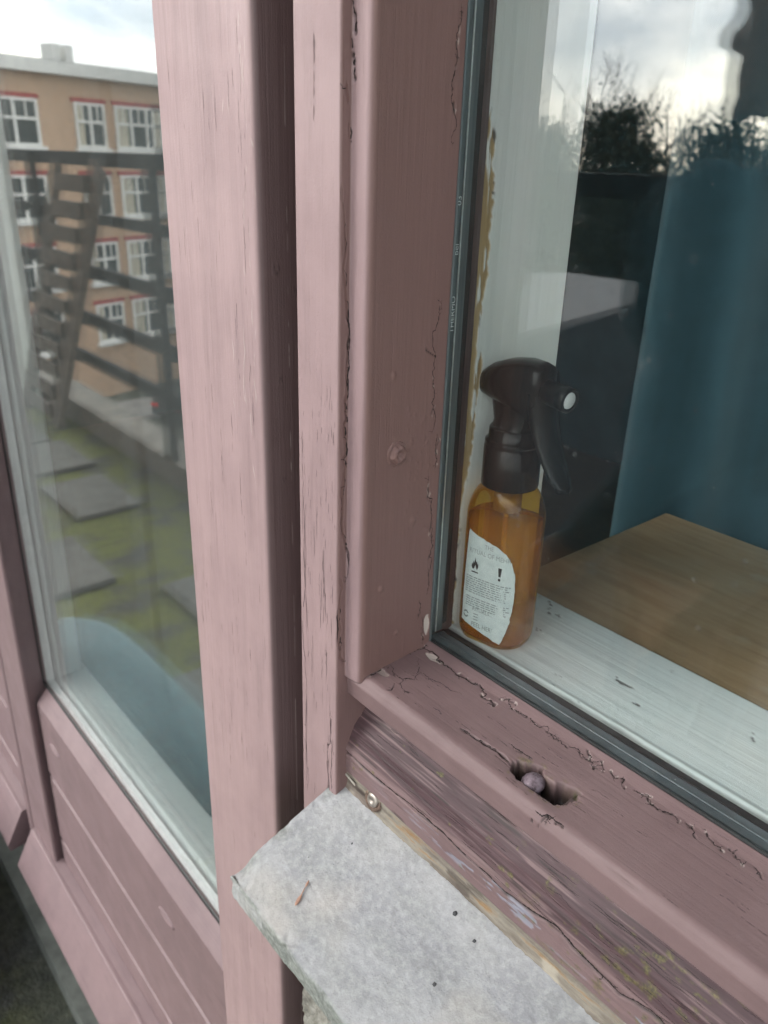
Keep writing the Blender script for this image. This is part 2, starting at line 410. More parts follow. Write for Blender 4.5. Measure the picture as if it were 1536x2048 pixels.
CR_RAIL=[[(-3017,2935,-2735),(-3028,2860,-2740),(-3035,2772,-2745),(-3032,2677,-2751),(-3010,2548,-2758),(-3031,2477,-2762)],[(-3017,2935,-2735),(-2956,2933,-2736),(-2843,2913,-2737),(-2799,2904,-2737),(-2686,2901,-2737),(-2626,2915,-2737),(-2562,2915,-2737),(-2495,2920,-2736),(-2452,2864,-2740),(-2395,2878,-2739),(-2355,2856,-2740)],[(-2949,2831,-2742),(-2861,2757,-2746),(-2814,2680,-2750),(-2853,2654,-2752),(-2841,2594,-2755),(-2768,2570,-2757),(-2722,2588,-2756)],[(-3007,2666,-2751),(-2940,2629,-2753),(-2873,2631,-2753),(-2844,2627,-2754)],[(-2849,2752,-2746),(-2764,2756,-2746),(-2653,2775,-2745),(-2542,2795,-2744)],[(-2845,2500,-2761),(-2826,2522,-2760),(-2861,2571,-2757)],[(-2561,2594,-2755),(-2488,2588,-2756)],[(-2370,2924,-2736),(-2329,2958,-2734),(-2272,2911,-2737),(-2217,2912,-2737),(-2173,2926,-2736),(-2105,2910,-2737),(-2029,2915,-2737),(-1969,2905,-2737),(-1946,2909,-2737),(-1888,2899,-2738),(-1820,2923,-2736),(-1766,2901,-2737),(-1738,2911,-2737),(-1699,2875,-2739),(-1659,2900,-2737)],[(-1794,2953,-2734),(-1750,2919,-2736)],[(-1732,2919,-2736),(-1703,2943,-2735),(-1664,2915,-2737)],[(-1634,2929,-2736),(-1594,2905,-2737),(-1556,2930,-2736),(-1522,2882,-2739)],[(-1484,2906,-2737),(-1445,2913,-2737),(-1405,2932,-2736)],[(-1413,2913,-2737),(-1383,2892,-2738),(-1346,2890,-2738),(-1312,2902,-2737),(-1285,2915,-2737),(-1239,2890,-2738)],[(-1210,2915,-2737),(-1177,2910,-2737),(-1139,2870,-2739)],[(-1122,2931,-2736),(-1082,2911,-2737),(-1043,2907,-2737),(-1026,2894,-2738)],[(-1012,2926,-2736),(-972,2910,-2737),(-929,2889,-2738)],[(-889,2920,-2736),(-843,2890,-2738)],[(-2337,2588,-2756),(-2277,2594,-2755),(-2198,2600,-2755),(-2138,2603,-2755),(-2084,2611,-2754),(-2002,2600,-2755)],[(-2098,2699,-2749),(-2010,2697,-2749),(-1942,2701,-2749)],[(-1722,2446,-2764),(-1681,2439,-2765),(-1665,2476,-2762),(-1630,2427,-2765)],[(-1665,2476,-2762),(-1606,2474,-2762),(-1564,2478,-2762)]]
HOLE=[[(-2002,2600,-2755),(-1987,2649,-2752),(-1930,2672,-2751),(-1878,2701,-2749),(-1830,2665,-2751),(-1762,2664,-2751),(-1737,2693,-2750),(-1680,2710,-2749),(-1649,2708,-2749),(-1625,2669,-2751),(-1649,2613,-2754),(-1659,2574,-2757),(-1687,2551,-2758),(-1741,2553,-2758),(-1811,2549,-2758),(-1861,2550,-2758),(-1912,2550,-2758),(-1954,2562,-2757)]]
CR_STRIP=[[(-3189,2440,-3356),(-2983,2440,-3358),(-2810,2440,-3358),(-2606,2440,-3346),(-2395,2440,-3336),(-2144,2440,-3348),(-1976,2440,-3352),(-1815,2440,-3370),(-1626,2440,-3337),(-1489,2440,-3314),(-1391,2440,-3340),(-1259,2440,-3356),(-1133,2440,-3372),(-983,2440,-3324)]]


def av(a, b, d): return np.linspace(a, b, int(abs(b - a) / d) + 1)

win = thing('window', 'mauve painted wooden window with cracked old paint and a spray bottle behind its glass', 'window', (-.1, .27, -.34))
win['kind'] = 'thing'

CR_A = [[(x * 3140 / -x, y * 3140 / -x, z * 3140 / -x) for x, y, z in l] for l in CR_STEP]      # the split in the corner of the two boards: on the jamb side
CR_B = [[(x * 2430 / y, 2430, z * 2430 / y) for x, y, z in l] for l in CR_STEP]                  # and on the stop
# --- jamb strip beside the groove, the outermost face of the window frame
STRIP_SPLITS = []
def rel_strip(P, N):
    h = zeros(P); bare = zeros(P); wood = zeros(P)
    h += .00035 * (fbm(P, (60, 60, 9), 3) - .5) + .0001 * (fbm(P, (900, 900, 14), 8, 3) - .5)
    r = random.Random(5)
    L = []
    for _ in range(80):                         # short open splits along the grain, most of them low down
        z = -.135 - abs(r.gauss(0, .11)); x = r.uniform(-.3455, -.3175); l = r.uniform(.004, .022)
        L.append([(x * 1e4, 2360, z * 1e4), ((x + r.gauss(0, .0003)) * 1e4, 2360, (z - l) * 1e4)])
    STRIP_SPLITS.extend(L)
    carve(P, [[(-3435, 2360, -1500), (-3440, 2360, -2300), (-3438, 2360, -3100), (-3441, 2360, -3850)],
              [(-3265, 2360, -2000), (-3268, 2360, -2480)], [(-3330, 2360, 500), (-3334, 2360, 150)]], h, bare, .0003, .0008, 77, .01)
    carve(P, [[(-3190, 2360, -3050), (-3192, 2360, -3300), (-3222, 2360, -3330), (-3218, 2360, -3560), (-3205, 2360, -3800)],
              [(-3175, 2360, -3260), (-3172, 2360, -3700)]], h, bare, .0004, .0012, 41, .03)
    carve(P, CR_A, h, bare, .00055, .0014, 3, .05, taper=False)
    return h, {'bare': bare * .95, 'wood': wood, 'side_shade': .8 * smooth(.35, .9, N[..., 0])}  # side face toned down by its normal, shade painted in
oj = sweep('outer_jamb', fillet([(-.3140, .262, 0), (-.3140, .2365, .0016), (-.3490, .2355, .0013), (-.3490, .262, 0)]), [(-.3490, .33), (-.3140, .33)],
      np.concatenate([[.45], av(.12, -.411, .0011)]), 'z', M['paint_strip'], win, .0003, rel_strip, flip=True)

crack_part('grain_splits', oj, STRIP_SPLITS[::3], .00020, 2, .012, 3, .3)
r_ = random.Random(8); fine = []
for _ in range(60):
    z = -.10 - abs(r_.gauss(0, .13)); x = r_.choice((r_.gauss(-.3225, .0035), r_.uniform(-.3470, -.3165))); l = r_.uniform(.0015, .009)
    if -.3478 < x < -.3155 and z > -.38: fine.append([(x * 1e4, 2360, z * 1e4), ((x + r_.gauss(0, .00015)) * 1e4, 2360, (z - l) * 1e4)])
crack_part('grain_splits', oj, fine, .00015, 3, .02, 2, 0)
crack_part('corner_split', oj, CR_A, .0007, 4, .05, 3, .5)
crack_part('jamb_crack', oj, [[(-3190, 2360, -3050), (-3192, 2360, -3300), (-3222, 2360, -3330), (-3218, 2360, -3560), (-3205, 2360, -3800)], [(-3175, 2360, -3260), (-3172, 2360, -3700)], [(-3435, 2360, -1500), (-3440, 2360, -2300), (-3438, 2360, -3100), (-3441, 2360, -3850)]], .00035, 5, .03, 4, .2)
# --- stop and reveal: bullnosed edge, then the face that runs back to the glass
def rel_stop(P, N):
    h = zeros(P); bare = zeros(P); pale = zeros(P)
    h += .0005 * (fbm(P, (45, 45, 7), 21) - .5) + .00012 * (fbm(P, (350, 350, 60), 22, 3) - .5)
    carve(P, CR_B, h, bare, .00055, .0020, 3, .05, taper=False)
    carve(P, CR_REV, h, bare, .0004, .001, 50, .16, pale=pale)
    # paint blisters below the plug
    r = random.Random(11)
    for _ in range(55):
        y = r.uniform(.2725, .291); z = -.118 - r.random() * .075; a = r.uniform(.0004, .0011)
        d = np.hypot(P[..., 1] - y, P[..., 2] - z); h += .35 * a * np.exp(-(d / a) ** 2) * (P[..., 0] > -.306)
    for y, z, a in ((.262, -.10, .0015), (.258, -.2215, .0016), (.271, -.255, .0012), (.28, -.185, .0018)):
        d = np.hypot(P[..., 1] - y, P[..., 2] - z); h += .5 * a * np.exp(-(d / a) ** 2) * (P[..., 0] > -.306)
    # flaked patch beside the bottom corner
    d = np.sqrt(((P[..., 1] - .2955) / .0022) ** 2 + ((P[..., 2] + .258) / .007) ** 2) + .5 * (fbm(P, 500, 9, 3) - .5)
    f = smooth(1.05, .9, d) * (P[..., 0] > -.306); h -= .0006 * f; np.maximum(pale, f * .75, out=pale)
    return h, {'bare': bare, 'pale': pale, 'side_shade': smooth(.35, .95, N[..., 0] - .12 * (fbm(P, (40, 40, 8), 29, 3) - .5))}  # reveal face painted darker to imitate shade
js = sweep('jamb_stop', fillet([(-.3020, .2985, 0), (-.3018, .2440, .0042), (-.3142, .2425, .0012), (-.3140, .2375, 0)]), [(-.318, .2375), (-.318, .2985)],
      np.concatenate([[.45], av(.12, -.2800, .0009)]), 'z', M['paint_z'], win, .00038, rel_stop, flip=True)

crack_part('corner_split', js, CR_B, .0007, 6, .05, 3, .5)
crack_part('paint_crack', js, CR_REV, .00042, 7, .10, 4, .8)
# --- painted-over screw plug on the reveal
b = bmesh.new()
Mx = Matrix.Translation((-.3021, .2662, -.1426)) @ Matrix.Rotation(math.radians(90), 4, 'Y')
lathe(b, [(.0074, -.0006), (.0068, .0006), (.0060, .0010), (.0053, .0004), (.0050, .0020), (.0042, .0034), (.0028, .0036), (.0016, .0022), (.0004, .0017)], Mx, 28)
for v in b.verts: v.co += Vector((.0003 * math.sin(v.co.y * 2100), .0005 * math.sin(v.co.z * 1900 + 1), .0005 * math.sin(v.co.y * 1700)))
pg = keep(bm_obj('screw_plug', b, M['paint_z'], None, True), win)
at_ = pg.data.attributes.new('side_shade', 'FLOAT', 'POINT'); at_.data.foreach_set('value', [1.0] * len(pg.data.vertices))  # plug takes the same painted shade as the reveal

# --- bottom rail with its nosing, the rotten hole and the moulding below
HO = np.array(HOLE[0], float)[:, :2] * 1e-4
def poly_sd(x, y, V):
    d = np.full(x.shape, 1.0); inside = np.zeros(x.shape, bool); n = len(V)
    for i in range(n):
        a, c = V[i], V[(i + 1) % n]; ab = c - a; t = np.clip(((x - a[0]) * ab[0] + (y - a[1]) * ab[1]) / (ab @ ab), 0, 1)
        d = np.minimum(d, np.hypot(x - a[0] - t * ab[0], y - a[1] - t * ab[1]))
        c1 = (a[1] > y) != (c[1] > y)
        with np.errstate(divide='ignore', invalid='ignore'): xi = (c[0] - a[0]) * (y - a[1]) / (c[1] - a[1] + 1e-15) + a[0]
        inside ^= c1 & (x < xi)
    return np.where(inside, -d, d)
def rel_rail(P, N):
    h = zeros(P); bare = zeros(P); wood = zeros(P); moss = zeros(P); pale = zeros(P); blue = zeros(P)
    X, Y, Zz = P[..., 0], P[..., 1], P[..., 2]
    low = smooth(-.2932, -.2955, Zz)                     # the moulding under the nosing
    top = 1 - low
    h += .0006 * (fbm(P, (8, 60, 60), 61) - .5) + .00012 * (fbm(P, (30, 500, 500), 62, 3) - .5)
    h += low * (.0011 * (fbm(P, (9, 190, 190), 63) - .5) + .0008 * (fbm(P, (25, 420, 420), 64, 3) - .5))
    Pt = P.copy(); Pt[..., 2] = np.where(Zz < -.2842, 1., 0.)
    T0 = [[(x, y, 0) for x, y, z in l] for l in CR_RAIL]
    carve(Pt, T0[:2], h, bare, .00045, .0014, 100, .2, 0., pale=pale, taper=False)
    carve(Pt, T0[2:7], h, bare, .00024, .0006, 120, .12, 0.)
    carve(Pt, T0[7:17], h, bare, .00034, .0010, 140, .2, 0., pale=pale, taper=False)
    carve(Pt, T0[17:18], h, bare, .0006, .0022, 160, .05, 0.)
    carve(Pt, T0[18:], h, bare, .0003, .001, 170, .08, 0.)
    r = random.Random(3); L = []
    for _ in range(45):
        x = r.uniform(-.30, .05); y = r.uniform(.250, .283); z = 0; l = r.uniform(.004, .016)
        L.append([(x * 1e4, y * 1e4, z * 1e4), ((x + l) * 1e4, (y + r.gauss(0, .0005)) * 1e4, z * 1e4)])
    carve(Pt, L, h, bare, .00018, .00035, 210, .02, taper=True)
    # sharp-edged rotten hole and the dished wood round it
    on = (Zz > -.2855) & (Y < .285) & (X > -.23) & (X < -.13)
    if on.any():
        sd = np.full(P.shape[:-1], 1.0); sd[on] = poly_sd(X[on] + .004 * (fbm(P[on] * [0, 1, 0], 900, 70, 2) - .5), Y[on] + .0010 * (fbm(P[on], 420, 71, 3) - .5) + .0016 * (fbm(P[on], (70, 900, 900), 75, 3) - .5), HO)
        inn = smooth(.0004, -.0009, sd)
        shallow = smooth(-.1715, -.1665, X)
        h -= inn * (.0125 * (1 - shallow) + .0028 * shallow) + .0009 * np.exp(-np.maximum(sd, 0) / .004) * on
        h += inn * .0018 * (fbm(P, 300, 72, 3) - .5)
        np.maximum(bare, inn * (1. - .3 * shallow), out=bare)
        np.maximum(moss, inn * .55 * smooth(.4, .7, fbm(P, 260, 73, 3)) * (1 + shallow), out=moss)
        rim = np.exp(-((sd - .0012) / .0011) ** 2) * smooth(.45, .75, fbm(P, 350, 74, 3)) * on
        np.maximum(moss, rim * .55, out=moss)
    # chipped flakes at the corner by the glass
    d = np.hypot((X + .2895) / .0075, (Y - .2905) / .0022) + .8 * (fbm(P, 420, 81, 3) - .5)
    f = smooth(1.0, .85, d) * top; h -= .0005 * f; np.maximum(pale, f * .6, out=pale)
    d = np.hypot((X + .3005) / .0085, (Y - .2585) / .0022) + .9 * (fbm(P, 380, 82, 3) - .5)
    f = smooth(1.0, .8, d) * top; h -= .0005 * f; np.maximum(pale, f * .32, out=pale)
    # moulding: paint gone in long streaks, wood purple-brown, moss towards the open end
    wz = smooth(-.2965, -.3010, Zz) * smooth(-.3335, -.3290, Zz)
    strk = fbm(P, (24, 620, 620), 91, 4)
    np.maximum(wood, wz * smooth(.26, .44, strk) * .95 * low, out=wood)
    np.maximum(bare, low * smooth(.66, .78, fbm(P, (34, 420, 420), 92, 3)) * .7, out=bare)
    mo = smooth(-.22, -.08, X) * low * smooth(.60, .74, fbm(P, (170, 320, 320), 93, 4)) * smooth(-.2945, -.2985, Zz)
    np.maximum(moss, mo * .6, out=moss)
    np.maximum(moss, low * .6 * smooth(.74, .82, fbm(P, (160, 320, 320), 94, 3)), out=moss)
    carve(P, [[(x, y, z - 20) for x, y, z in CR_STRIP[0]] + [(0, 2440, -3340), (1500, 2440, -3330)]], h, bare, .0007, .0016, 230, .03, taper=False)
    bl = smooth(-.3365, -.3385, Zz) * smooth(-.3480, -.3450, Zz) * smooth(.61, .66, fbm(P, (60, 340, 340), 97, 4)) * .5 * smooth(-.30, -.2, X)
    np.maximum(blue, bl, out=blue); h -= .0005 * bl
    bare *= (1 - .5 * pale)
    return h, {'bare': bare, 'wood': wood, 'moss': moss, 'pale': pale, 'blue': blue}
rail_prof = fillet([(.2988, -.2712, 0), (.2925, -.2736, .004), (.2482, -.2762, .0055), (.2445, -.2822, .003), (.2445, -.2925, .0022),
                    (.2485, -.2962, .0015), (.2612, -.2968, .001), (.2620, -.3070, .003), (.2500, -.3200, .006), (.2440, -.3340, .003), (.2442, -.3515, 0)])
brl = sweep('bottom_rail', rail_prof, [(.2988, -.3515)], av(-.3180, .06, .00055), 'x', M['paint_x'], win, .00038, rel_rail)

crack_part('paint_crack', brl, CR_RAIL[:2], .0007, 11, .14, 4, .7)
crack_part('paint_crack', brl, CR_RAIL[2:7], .0003, 12, .10, 4, .6)
crack_part('paint_crack', brl, CR_RAIL[7:17], .00045, 13, .15, 4, .8)
crack_part('wood_split', brl, CR_RAIL[17:], .0006, 14, .05, 4, .3)
crack_part('wood_split', brl, [[(x, y, z) for x, y, z in CR_STRIP[0]] + [(0, 2440, -3340)]], .0008, 15, .03, 4, .5)
r_ = random.Random(23); fine = []
for _ in range(200):
    x = r_.uniform(-.31, .03); z = r_.uniform(-.333, -.300); l = r_.uniform(.004, .022); y = .2620 - max(0, -.307 - z) * .75
    fine.append([(x * 1e4, y * 1e4, z * 1e4), ((x + l) * 1e4, y * 1e4, (z + r_.gauss(0, .0006)) * 1e4)])
crack_part('grain_splits', brl, fine, .00022, 16, .02, 3, 0)
# --- bolt head down in the hole
q = NM('rusty_bolt'); o = q.obj()
mb = q.done(q.bsdf(q.ramp(q.noise(o, 400, 4), [(.3, (.06, .04, .045)), (.5, (.19, .145, .17)), (.75, (.28, .225, .26))]), .55, q.bump(q.noise(o, 900, 3), .5, .0006), Metallic=.35))
b = bmesh.new()
lathe(b, [(.0034, -.010), (.0034, 0), (.0056, 0.0), (.0060, .0012), (.0056, .0030), (.0040, .0043), (.0018, .0050), (.0003, .0051)],
      Matrix.Translation((-.1860, .2622, -.2815)) @ Matrix.Rotation(math.radians(14), 4, 'X'), 26)
for v in b.verts: v.co += Vector((.0002 * math.sin(v.co.y * 2600), .0002 * math.sin(v.co.z * 2300), .0002 * math.sin(v.co.x * 2500)))
keep(bm_obj('bolt_head', b, mb, None, True), win)

# --- mortar and rust-stained lead strip between the rail and the stone
q = NM('stained_strip'); o = q.obj()
st = q.noise(q.obj((22, 90, 160)), 1, 5, .6)
c = q.ramp(st, [(.28, (.06, .045, .035)), (.42, (.16, .135, .11)), (.55, (.25, .225, .185)), (.64, (.27, .16, .07)), (.8, (.11, .06, .04))])
c = q.mix(q.ramp(q.noise(q.obj((9, 60, 60), (5, 0, 0)), 1, 3), [(.55, 0.), (.72, .75)]), c, (.12, .08, .075))
c = q.mix(q.attr('pale'), c, (.6, .55, .45)); c = q.mix(q.attr('bare'), c, (.05, .035, .03))
M['strip'] = q.done(q.bsdf(c, .75, q.bump(q.noise(o, 500, 5), .6, .0008)))
def rel_mort(P, N):
    h = .0016 * (fbm(P, (40, 160, 160), 301) - .5) + .0008 * (fbm(P, 500, 302, 3) - .5)
    pale = smooth(.62, .72, fbm(P, (60, 140, 140), 303, 3)); bare = smooth(.66, .76, fbm(P, (50, 200, 200), 304, 3)) * .8
    return h, {'pale': pale * .3, 'bare': bare * smooth(-.12, -.30, P[..., 0]) + .3 * bare}
sweep('rusty_flashing', fillet([(.2448, -.3517, 0), (.2452, -.3550, .001), (.2458, -.3590, .003), (.2448, -.3640, .002), (.2415, -.3685, 0)]), [(.30, -.3685), (.30, -.3517)],
      av(-.3250, .10, .0012), 'x', M['strip'], win, .0007, rel_mort)
b = bmesh.new()
Ms = Matrix.Translation((-.2873, .2446, -.3560)) @ Matrix.Rotation(math.radians(78), 4, 'X')
lathe(b, [(.0046, -.002), (.0046, .0003), (.0040, .0011), (.0026, .0016), (.0014, .0012), (.0012, .0004), (.0003, .0003)], Ms, 20)
M['screw'] = simple('worn_screw', (.42, .38, .34), .38, .4, 300, .3, .0004, Metallic=.8)
keep(bm_obj('screw_head', b, M['screw'], None, True), win)
b = bmesh.new()
lathe(b, [(.0075, -.0016), (.0072, .0002), (.0046, -.0004), (.0046, -.003)], Ms, 24, cap=False)
keep(bm_obj('screw_washer', b, simple('rust_washer', (.12, .08, .06), .8, .4, 300), None, True), win)
prism('paint_shard', [(-.3130, -.3528), (-.3040, -.3552), (-.3036, -.3562), (-.3131, -.3540)], .2432, .2438, 'y', simple('white_shard', (.40, .38, .33), .6), win)

# --- glazing: two panes, metal spacer with its stamped name, rubber, putty edge
box('outer_pane', -.3170, .60, .3000, .3040, -.2790, .80, M['glass_out'], win)
box('inner_pane', -.3170, .60, .3160, .3200, -.2790, .80, M['glass_in'], win)
q = NM('spacer_metal'); o = q.obj()
M['spacer'] = q.done(q.bsdf(q.ramp(q.noise(q.obj((300, 300, 10)), 1, 4), [(.3, (.10, .125, .13)), (.7, (.19, .22, .225))]), .42, q.bump(q.noise(o, 700, 3), .3, .0004), Metallic=.45))
M['seal'] = simple('grey_sealant', (.075, .095, .105), .4, .3, 60, .2, .0004)
M['rubber'] = simple('black_rubber', (.018, .02, .021), .55, .3, 120, .3, .0004)
sp = prism('spacer_bar', [(-.3180, .3042), (-.3085, .3042), (-.3085, .3092), (-.3089, .3096), (-.3083, .3100), (-.3089, .3106), (-.3087, .3158), (-.3180, .3158)], -.2725, .80, 'z', M['spacer'], win)
M['seam'] = simple('bright_seam', (.72, .76, .74), .3, .2, 200, .2, .0003, Metallic=.6)
keep(bm_obj('seam', box_bm(-.3085, -.3080, .3095, .3102, -.272, .80), M['seam']), win)
sp2 = prism('spacer_bar', [(.3042, -.2790), (.3042, -.2727), (.3096, -.2732), (.3100, -.2728), (.3104, -.2733), (.3158, -.2738), (.3158, -.2790)], -.3084, .60, 'x', M['seal'], win)
prism('gasket', [(-.3190, .3202), (-.3130, .3202), (-.3138, .3248), (-.3190, .3248)], -.2725, .80, 'z', M['rubber'], win)
prism('gasket', [(.3202, -.2820), (.3202, -.2768), (.3260, -.2782), (.3260, -.2820)], -.3130, .60, 'x', M['rubber'], win)
prism('glazing_tape', [(-.3180, .2986), (-.3016, .2986), (-.3014, .2998), (-.3180, .2998)], -.2725, .80, 'z', M['spacer'], win)
prism('glazing_tape', [(.2990, -.2790), (.2990, -.2712), (.2992, -.2703), (.2998, -.2700), (.2998, -.2790)], -.3010, .60, 'x', M['rubber'], win)

M['ink_pale'] = simple('stamped_letters', (.75, .80, .80), .4, .1)
def text_mesh(s, size, font=None):
    cu = bpy.data.curves.new('txt', 'FONT'); cu.body = s; cu.size = size; cu.resolution_u = 3
    ob = bpy.data.objects.new('txt', cu); COL.objects.link(ob)
    dg = bpy.context.evaluated_depsgraph_get(); me = bpy.data.meshes.new_from_object(ob.evaluated_get(dg))
    V = np.array([v.co[:] for v in me.vertices]); Fc = [list(p.vertices) for p in me.polygons]
    bpy.data.objects.remove(ob); bpy.data.curves.remove(cu); bpy.data.meshes.remove(me)
    return V, Fc
def stamp(s, size, z, name='lettering'):
    V, Fc = text_mesh(s, size)                    # reads upwards along the bar, on its visible side
    P = np.stack([np.full(len(V), -.30835), .3088 - V[:, 1], z + V[:, 0] * 1.15], 1)
    o = mesh_obj(name, P, Fc, M['ink_pale']); keep(o, win)
stamp('THERMO', .0042, -.0845); stamp('bel', .0042, -.0445); stamp('03', .0042, -.0205)

# --- white inside: reveal board and sill board
def white_mat(name, axis, col):
    q = NM(name); o = q.obj(); sc = {'z': (300, 300, 12), 'x': (12, 300, 300)}[axis]
    br = q.noise(q.obj(sc), 1, 4, .6); br2 = q.noise(q.obj(tuple(a * .35 for a in sc)), 1, 3)
    c = q.ramp(q.noise(o, 18, 4), [(.3, col), (.7, tuple(min(.9, a * 1.08) for a in col))])
    chips = q.math('MULTIPLY', q.ramp(q.vor(o, 150, rand=1.), [(.06, 1.), (.10, 0.)]), q.ramp(q.noise(o, 34, 3), [(.70, 0.), (.73, 1.)]))
    c = q.mix(chips, c, (.05, .05, .05))
    c = q.mix(q.attr('wood'), c, q.ramp(q.noise(q.obj(tuple(a * .5 for a in sc)), 1, 5), [(.3, (.30, .18, .07)), (.55, (.50, .35, .17)), (.75, (.66, .56, .40))]))
    c = q.mix(q.attr('bare'), c, (.06, .06, .055))
    h = q.math('ADD', q.math('MULTIPLY', br, .6), br2)
    return q.done(q.bsdf(c, .42, q.bump(h, .4, .0009)))
def rel_jamb(P, N):
    h = zeros(P); X, Y, Zz = P[..., 0], P[..., 1], P[..., 2]
    e = .3335 + .0035 * fbm(P * [0, 0, 1], 55, 401, 4) + .0030 * fbm(P * [0, 0, 1], 300, 402, 2) + .0012 * smooth(.05, -.2, Zz) - .0075 * smooth(-.14, -.21, Zz) - .0100 * smooth(.0, .05, Zz)
    w = smooth(.0006, -.0002, Y - e + .001 * (fbm(P, 500, 403, 3) - .5))
    isl = smooth(.56, .66, fbm(P, (420, 420, 60), 404, 4))
    wood = w * (1 - isl); h -= .0006 * wood
    bare = smooth(.70, .76, fbm(P, (400, 400, 200), 405, 2)) * np.exp(-((Y - e) / .0012) ** 2)
    bare = np.maximum(bare, smooth(.3258, .3250, Y) * .6)
    return h, {'wood': wood, 'bare': bare}
sweep('reveal_board', fillet([(-.3300, .3990, 0), (-.3064, .3990, .0016), (-.3155, .3250, .001), (-.3300, .3250, 0)]), [], av(.70, -.2790, .0012), 'z', white_mat('white_gloss_reveal', 'z', (.83, .87, .83)), win, .0006, rel_jamb, flip=True)
def rel_sill(P, N):
    X, Y, Zz = P[..., 0], P[..., 1], P[..., 2]
    h = .0009 * np.exp(-((Y - .331) / .0022) ** 2) * (.6 + .8 * fbm(P, (30, 60, 60), 411, 3)) + .0004 * (fbm(P, (10, 200, 200), 412) - .5)
    bare = smooth(.73, .78, fbm(P, (260, 420, 420), 413, 3)) * smooth(.62, .7, fbm(P, (40, 60, 60), 414, 2))
    g = smooth(.3300, .3265, Y + .003 * (fbm(P, (60, 200, 200), 415, 3) - .5))
    for x, y, rx, ry in ((-.2075, .3670, .0065, .0014), (-.1900, .3560, .0026, .0013), (-.2135, .3690, .0022, .0008)):
        d = np.hypot((X - x - (Y - y)) / rx, (Y - y) / ry) + 1.1 * (fbm(P, 700, 416, 3) - .5)
        bare = np.maximum(bare, smooth(1., .75, d))
    h -= .0003 * bare
    return h, {'bare': np.maximum(bare * .9, g * .75), 'wood': zeros(P)}
sweep('sill_board', fillet([(.3262, -.2960, 0), (.3262, -.2788, .0015), (.4112, -.2786, .0012), (.4112, -.2960, 0)]), [], av(-.3300, .60, .0016), 'x', white_mat('white_gloss_sill', 'x', (.80, .88, .89)), win, .0009, rel_sill, flip=True)
# the rest of the sash, out of the picture
box('head_rail', -.3490, .66, .236, .33, .80, .88, M['paint_x'], win, .003)
box('right_stile', .5984, .66, .2362, .33, -.392, .799, M['paint_z'], win, .003)
box('rail_extension', .0605, .598, .2455, .298, -.3515, -.2765, M['paint_x'], win, .003)
box('reveal_board', .58, .63, .3255, .43, -.2780, .79, simple('white_gloss_plain', (.72, .76, .73), .4), win)

# ================================================================== STONE SILL
q = NM('weathered_stone'); o = q.obj()
n1 = q.noise(o, 16, 8, .62); n2 = q.noise(o, 260, 5, .65)
c = q.ramp(n1, [(.3, (.27, .275, .295)), (.5, (.36, .365, .38)), (.65, (.43, .43, .44)), (.8, (.50, .485, .46))])
c = q.mix(q.ramp(n2, [(.45, 0.), (.75, .40)]), c, (.60, .60, .62))
c = q.mix(q.ramp(q.noise(q.obj((1, 1, 1), (2, 5, 1)), 420, 3), [(.62, 0.), (.74, .4)]), c, (.20, .19, .185))
c = q.mix(q.ramp(q.noise(q.obj((1, 1, 1), (8, 1, 1)), 15, 3), [(.54, 0.), (.7, .35)]), c, (.56, .50, .43))
sp_ = q.math('MULTIPLY', q.ramp(q.vor(o, 130), [(.035, 1.), (.05, 0.)]), q.ramp(q.noise(o, 60, 2), [(.6, 0.), (.62, 1.)]))
c = q.mix(sp_, c, (.07, .07, .075))
c = q.mix(q.attr('grime'), c, q.ramp(n2, [(.35, (.15, .16, .15)), (.7, (.34, .36, .33))]))
M['stone'] = q.done(q.bsdf(c, .82, q.bump(q.math('ADD', n2, q.noise(o, 900, 3)), .35, .0010)))
def rel_stone(P, N):
    X, Y, Zz = P[..., 0], P[..., 1], P[..., 2]
    h = .0012 * (fbm(P, 70, 501) - .5) + .0007 * (fbm(P, 420, 502, 3) - .5)
    edge = np.exp(-((Y - .1645) / .004) ** 2)
    h -= edge * .0016 * smooth(.58, .78, fbm(P, 110, 503, 3))
    endd = np.exp(-((X + .3225) / .006) ** 2)
    h -= endd * .0009 * smooth(.5, .75, fbm(P, 160, 504, 3)) + .004 * np.exp(-((X + .3225) ** 2 + (Y - .171) ** 2) / .008 ** 2) * (N[..., 2] > .3)
    g = smooth(-.2, -.6, N[..., 1]) * (.35 + .65 * smooth(.4, .65, fbm(P, (40, 90, 90), 505, 3)))
    g = np.maximum(g, .75 * np.exp(-((X + .3225) / .0085) ** 2) * smooth(.35, .6, fbm(P, 90, 506, 3)))
    return h, {'grime': g}
so = sweep('stone_sill', fillet([(.2440, -.3650, 0), (.1640, -.3935, .0014), (.1655, -.4135, .0025), (.2200, -.4100, 0)]), [(.2600, -.4100), (.2600, -.3650)],
      av(-.3225, .42, .0010), 'x', M['stone'], None, .0008, rel_stone)
so['kind'] = 'thing'; tag(so, 'pale grey weathered stone sill slab sloping out under the window', 'window sill')
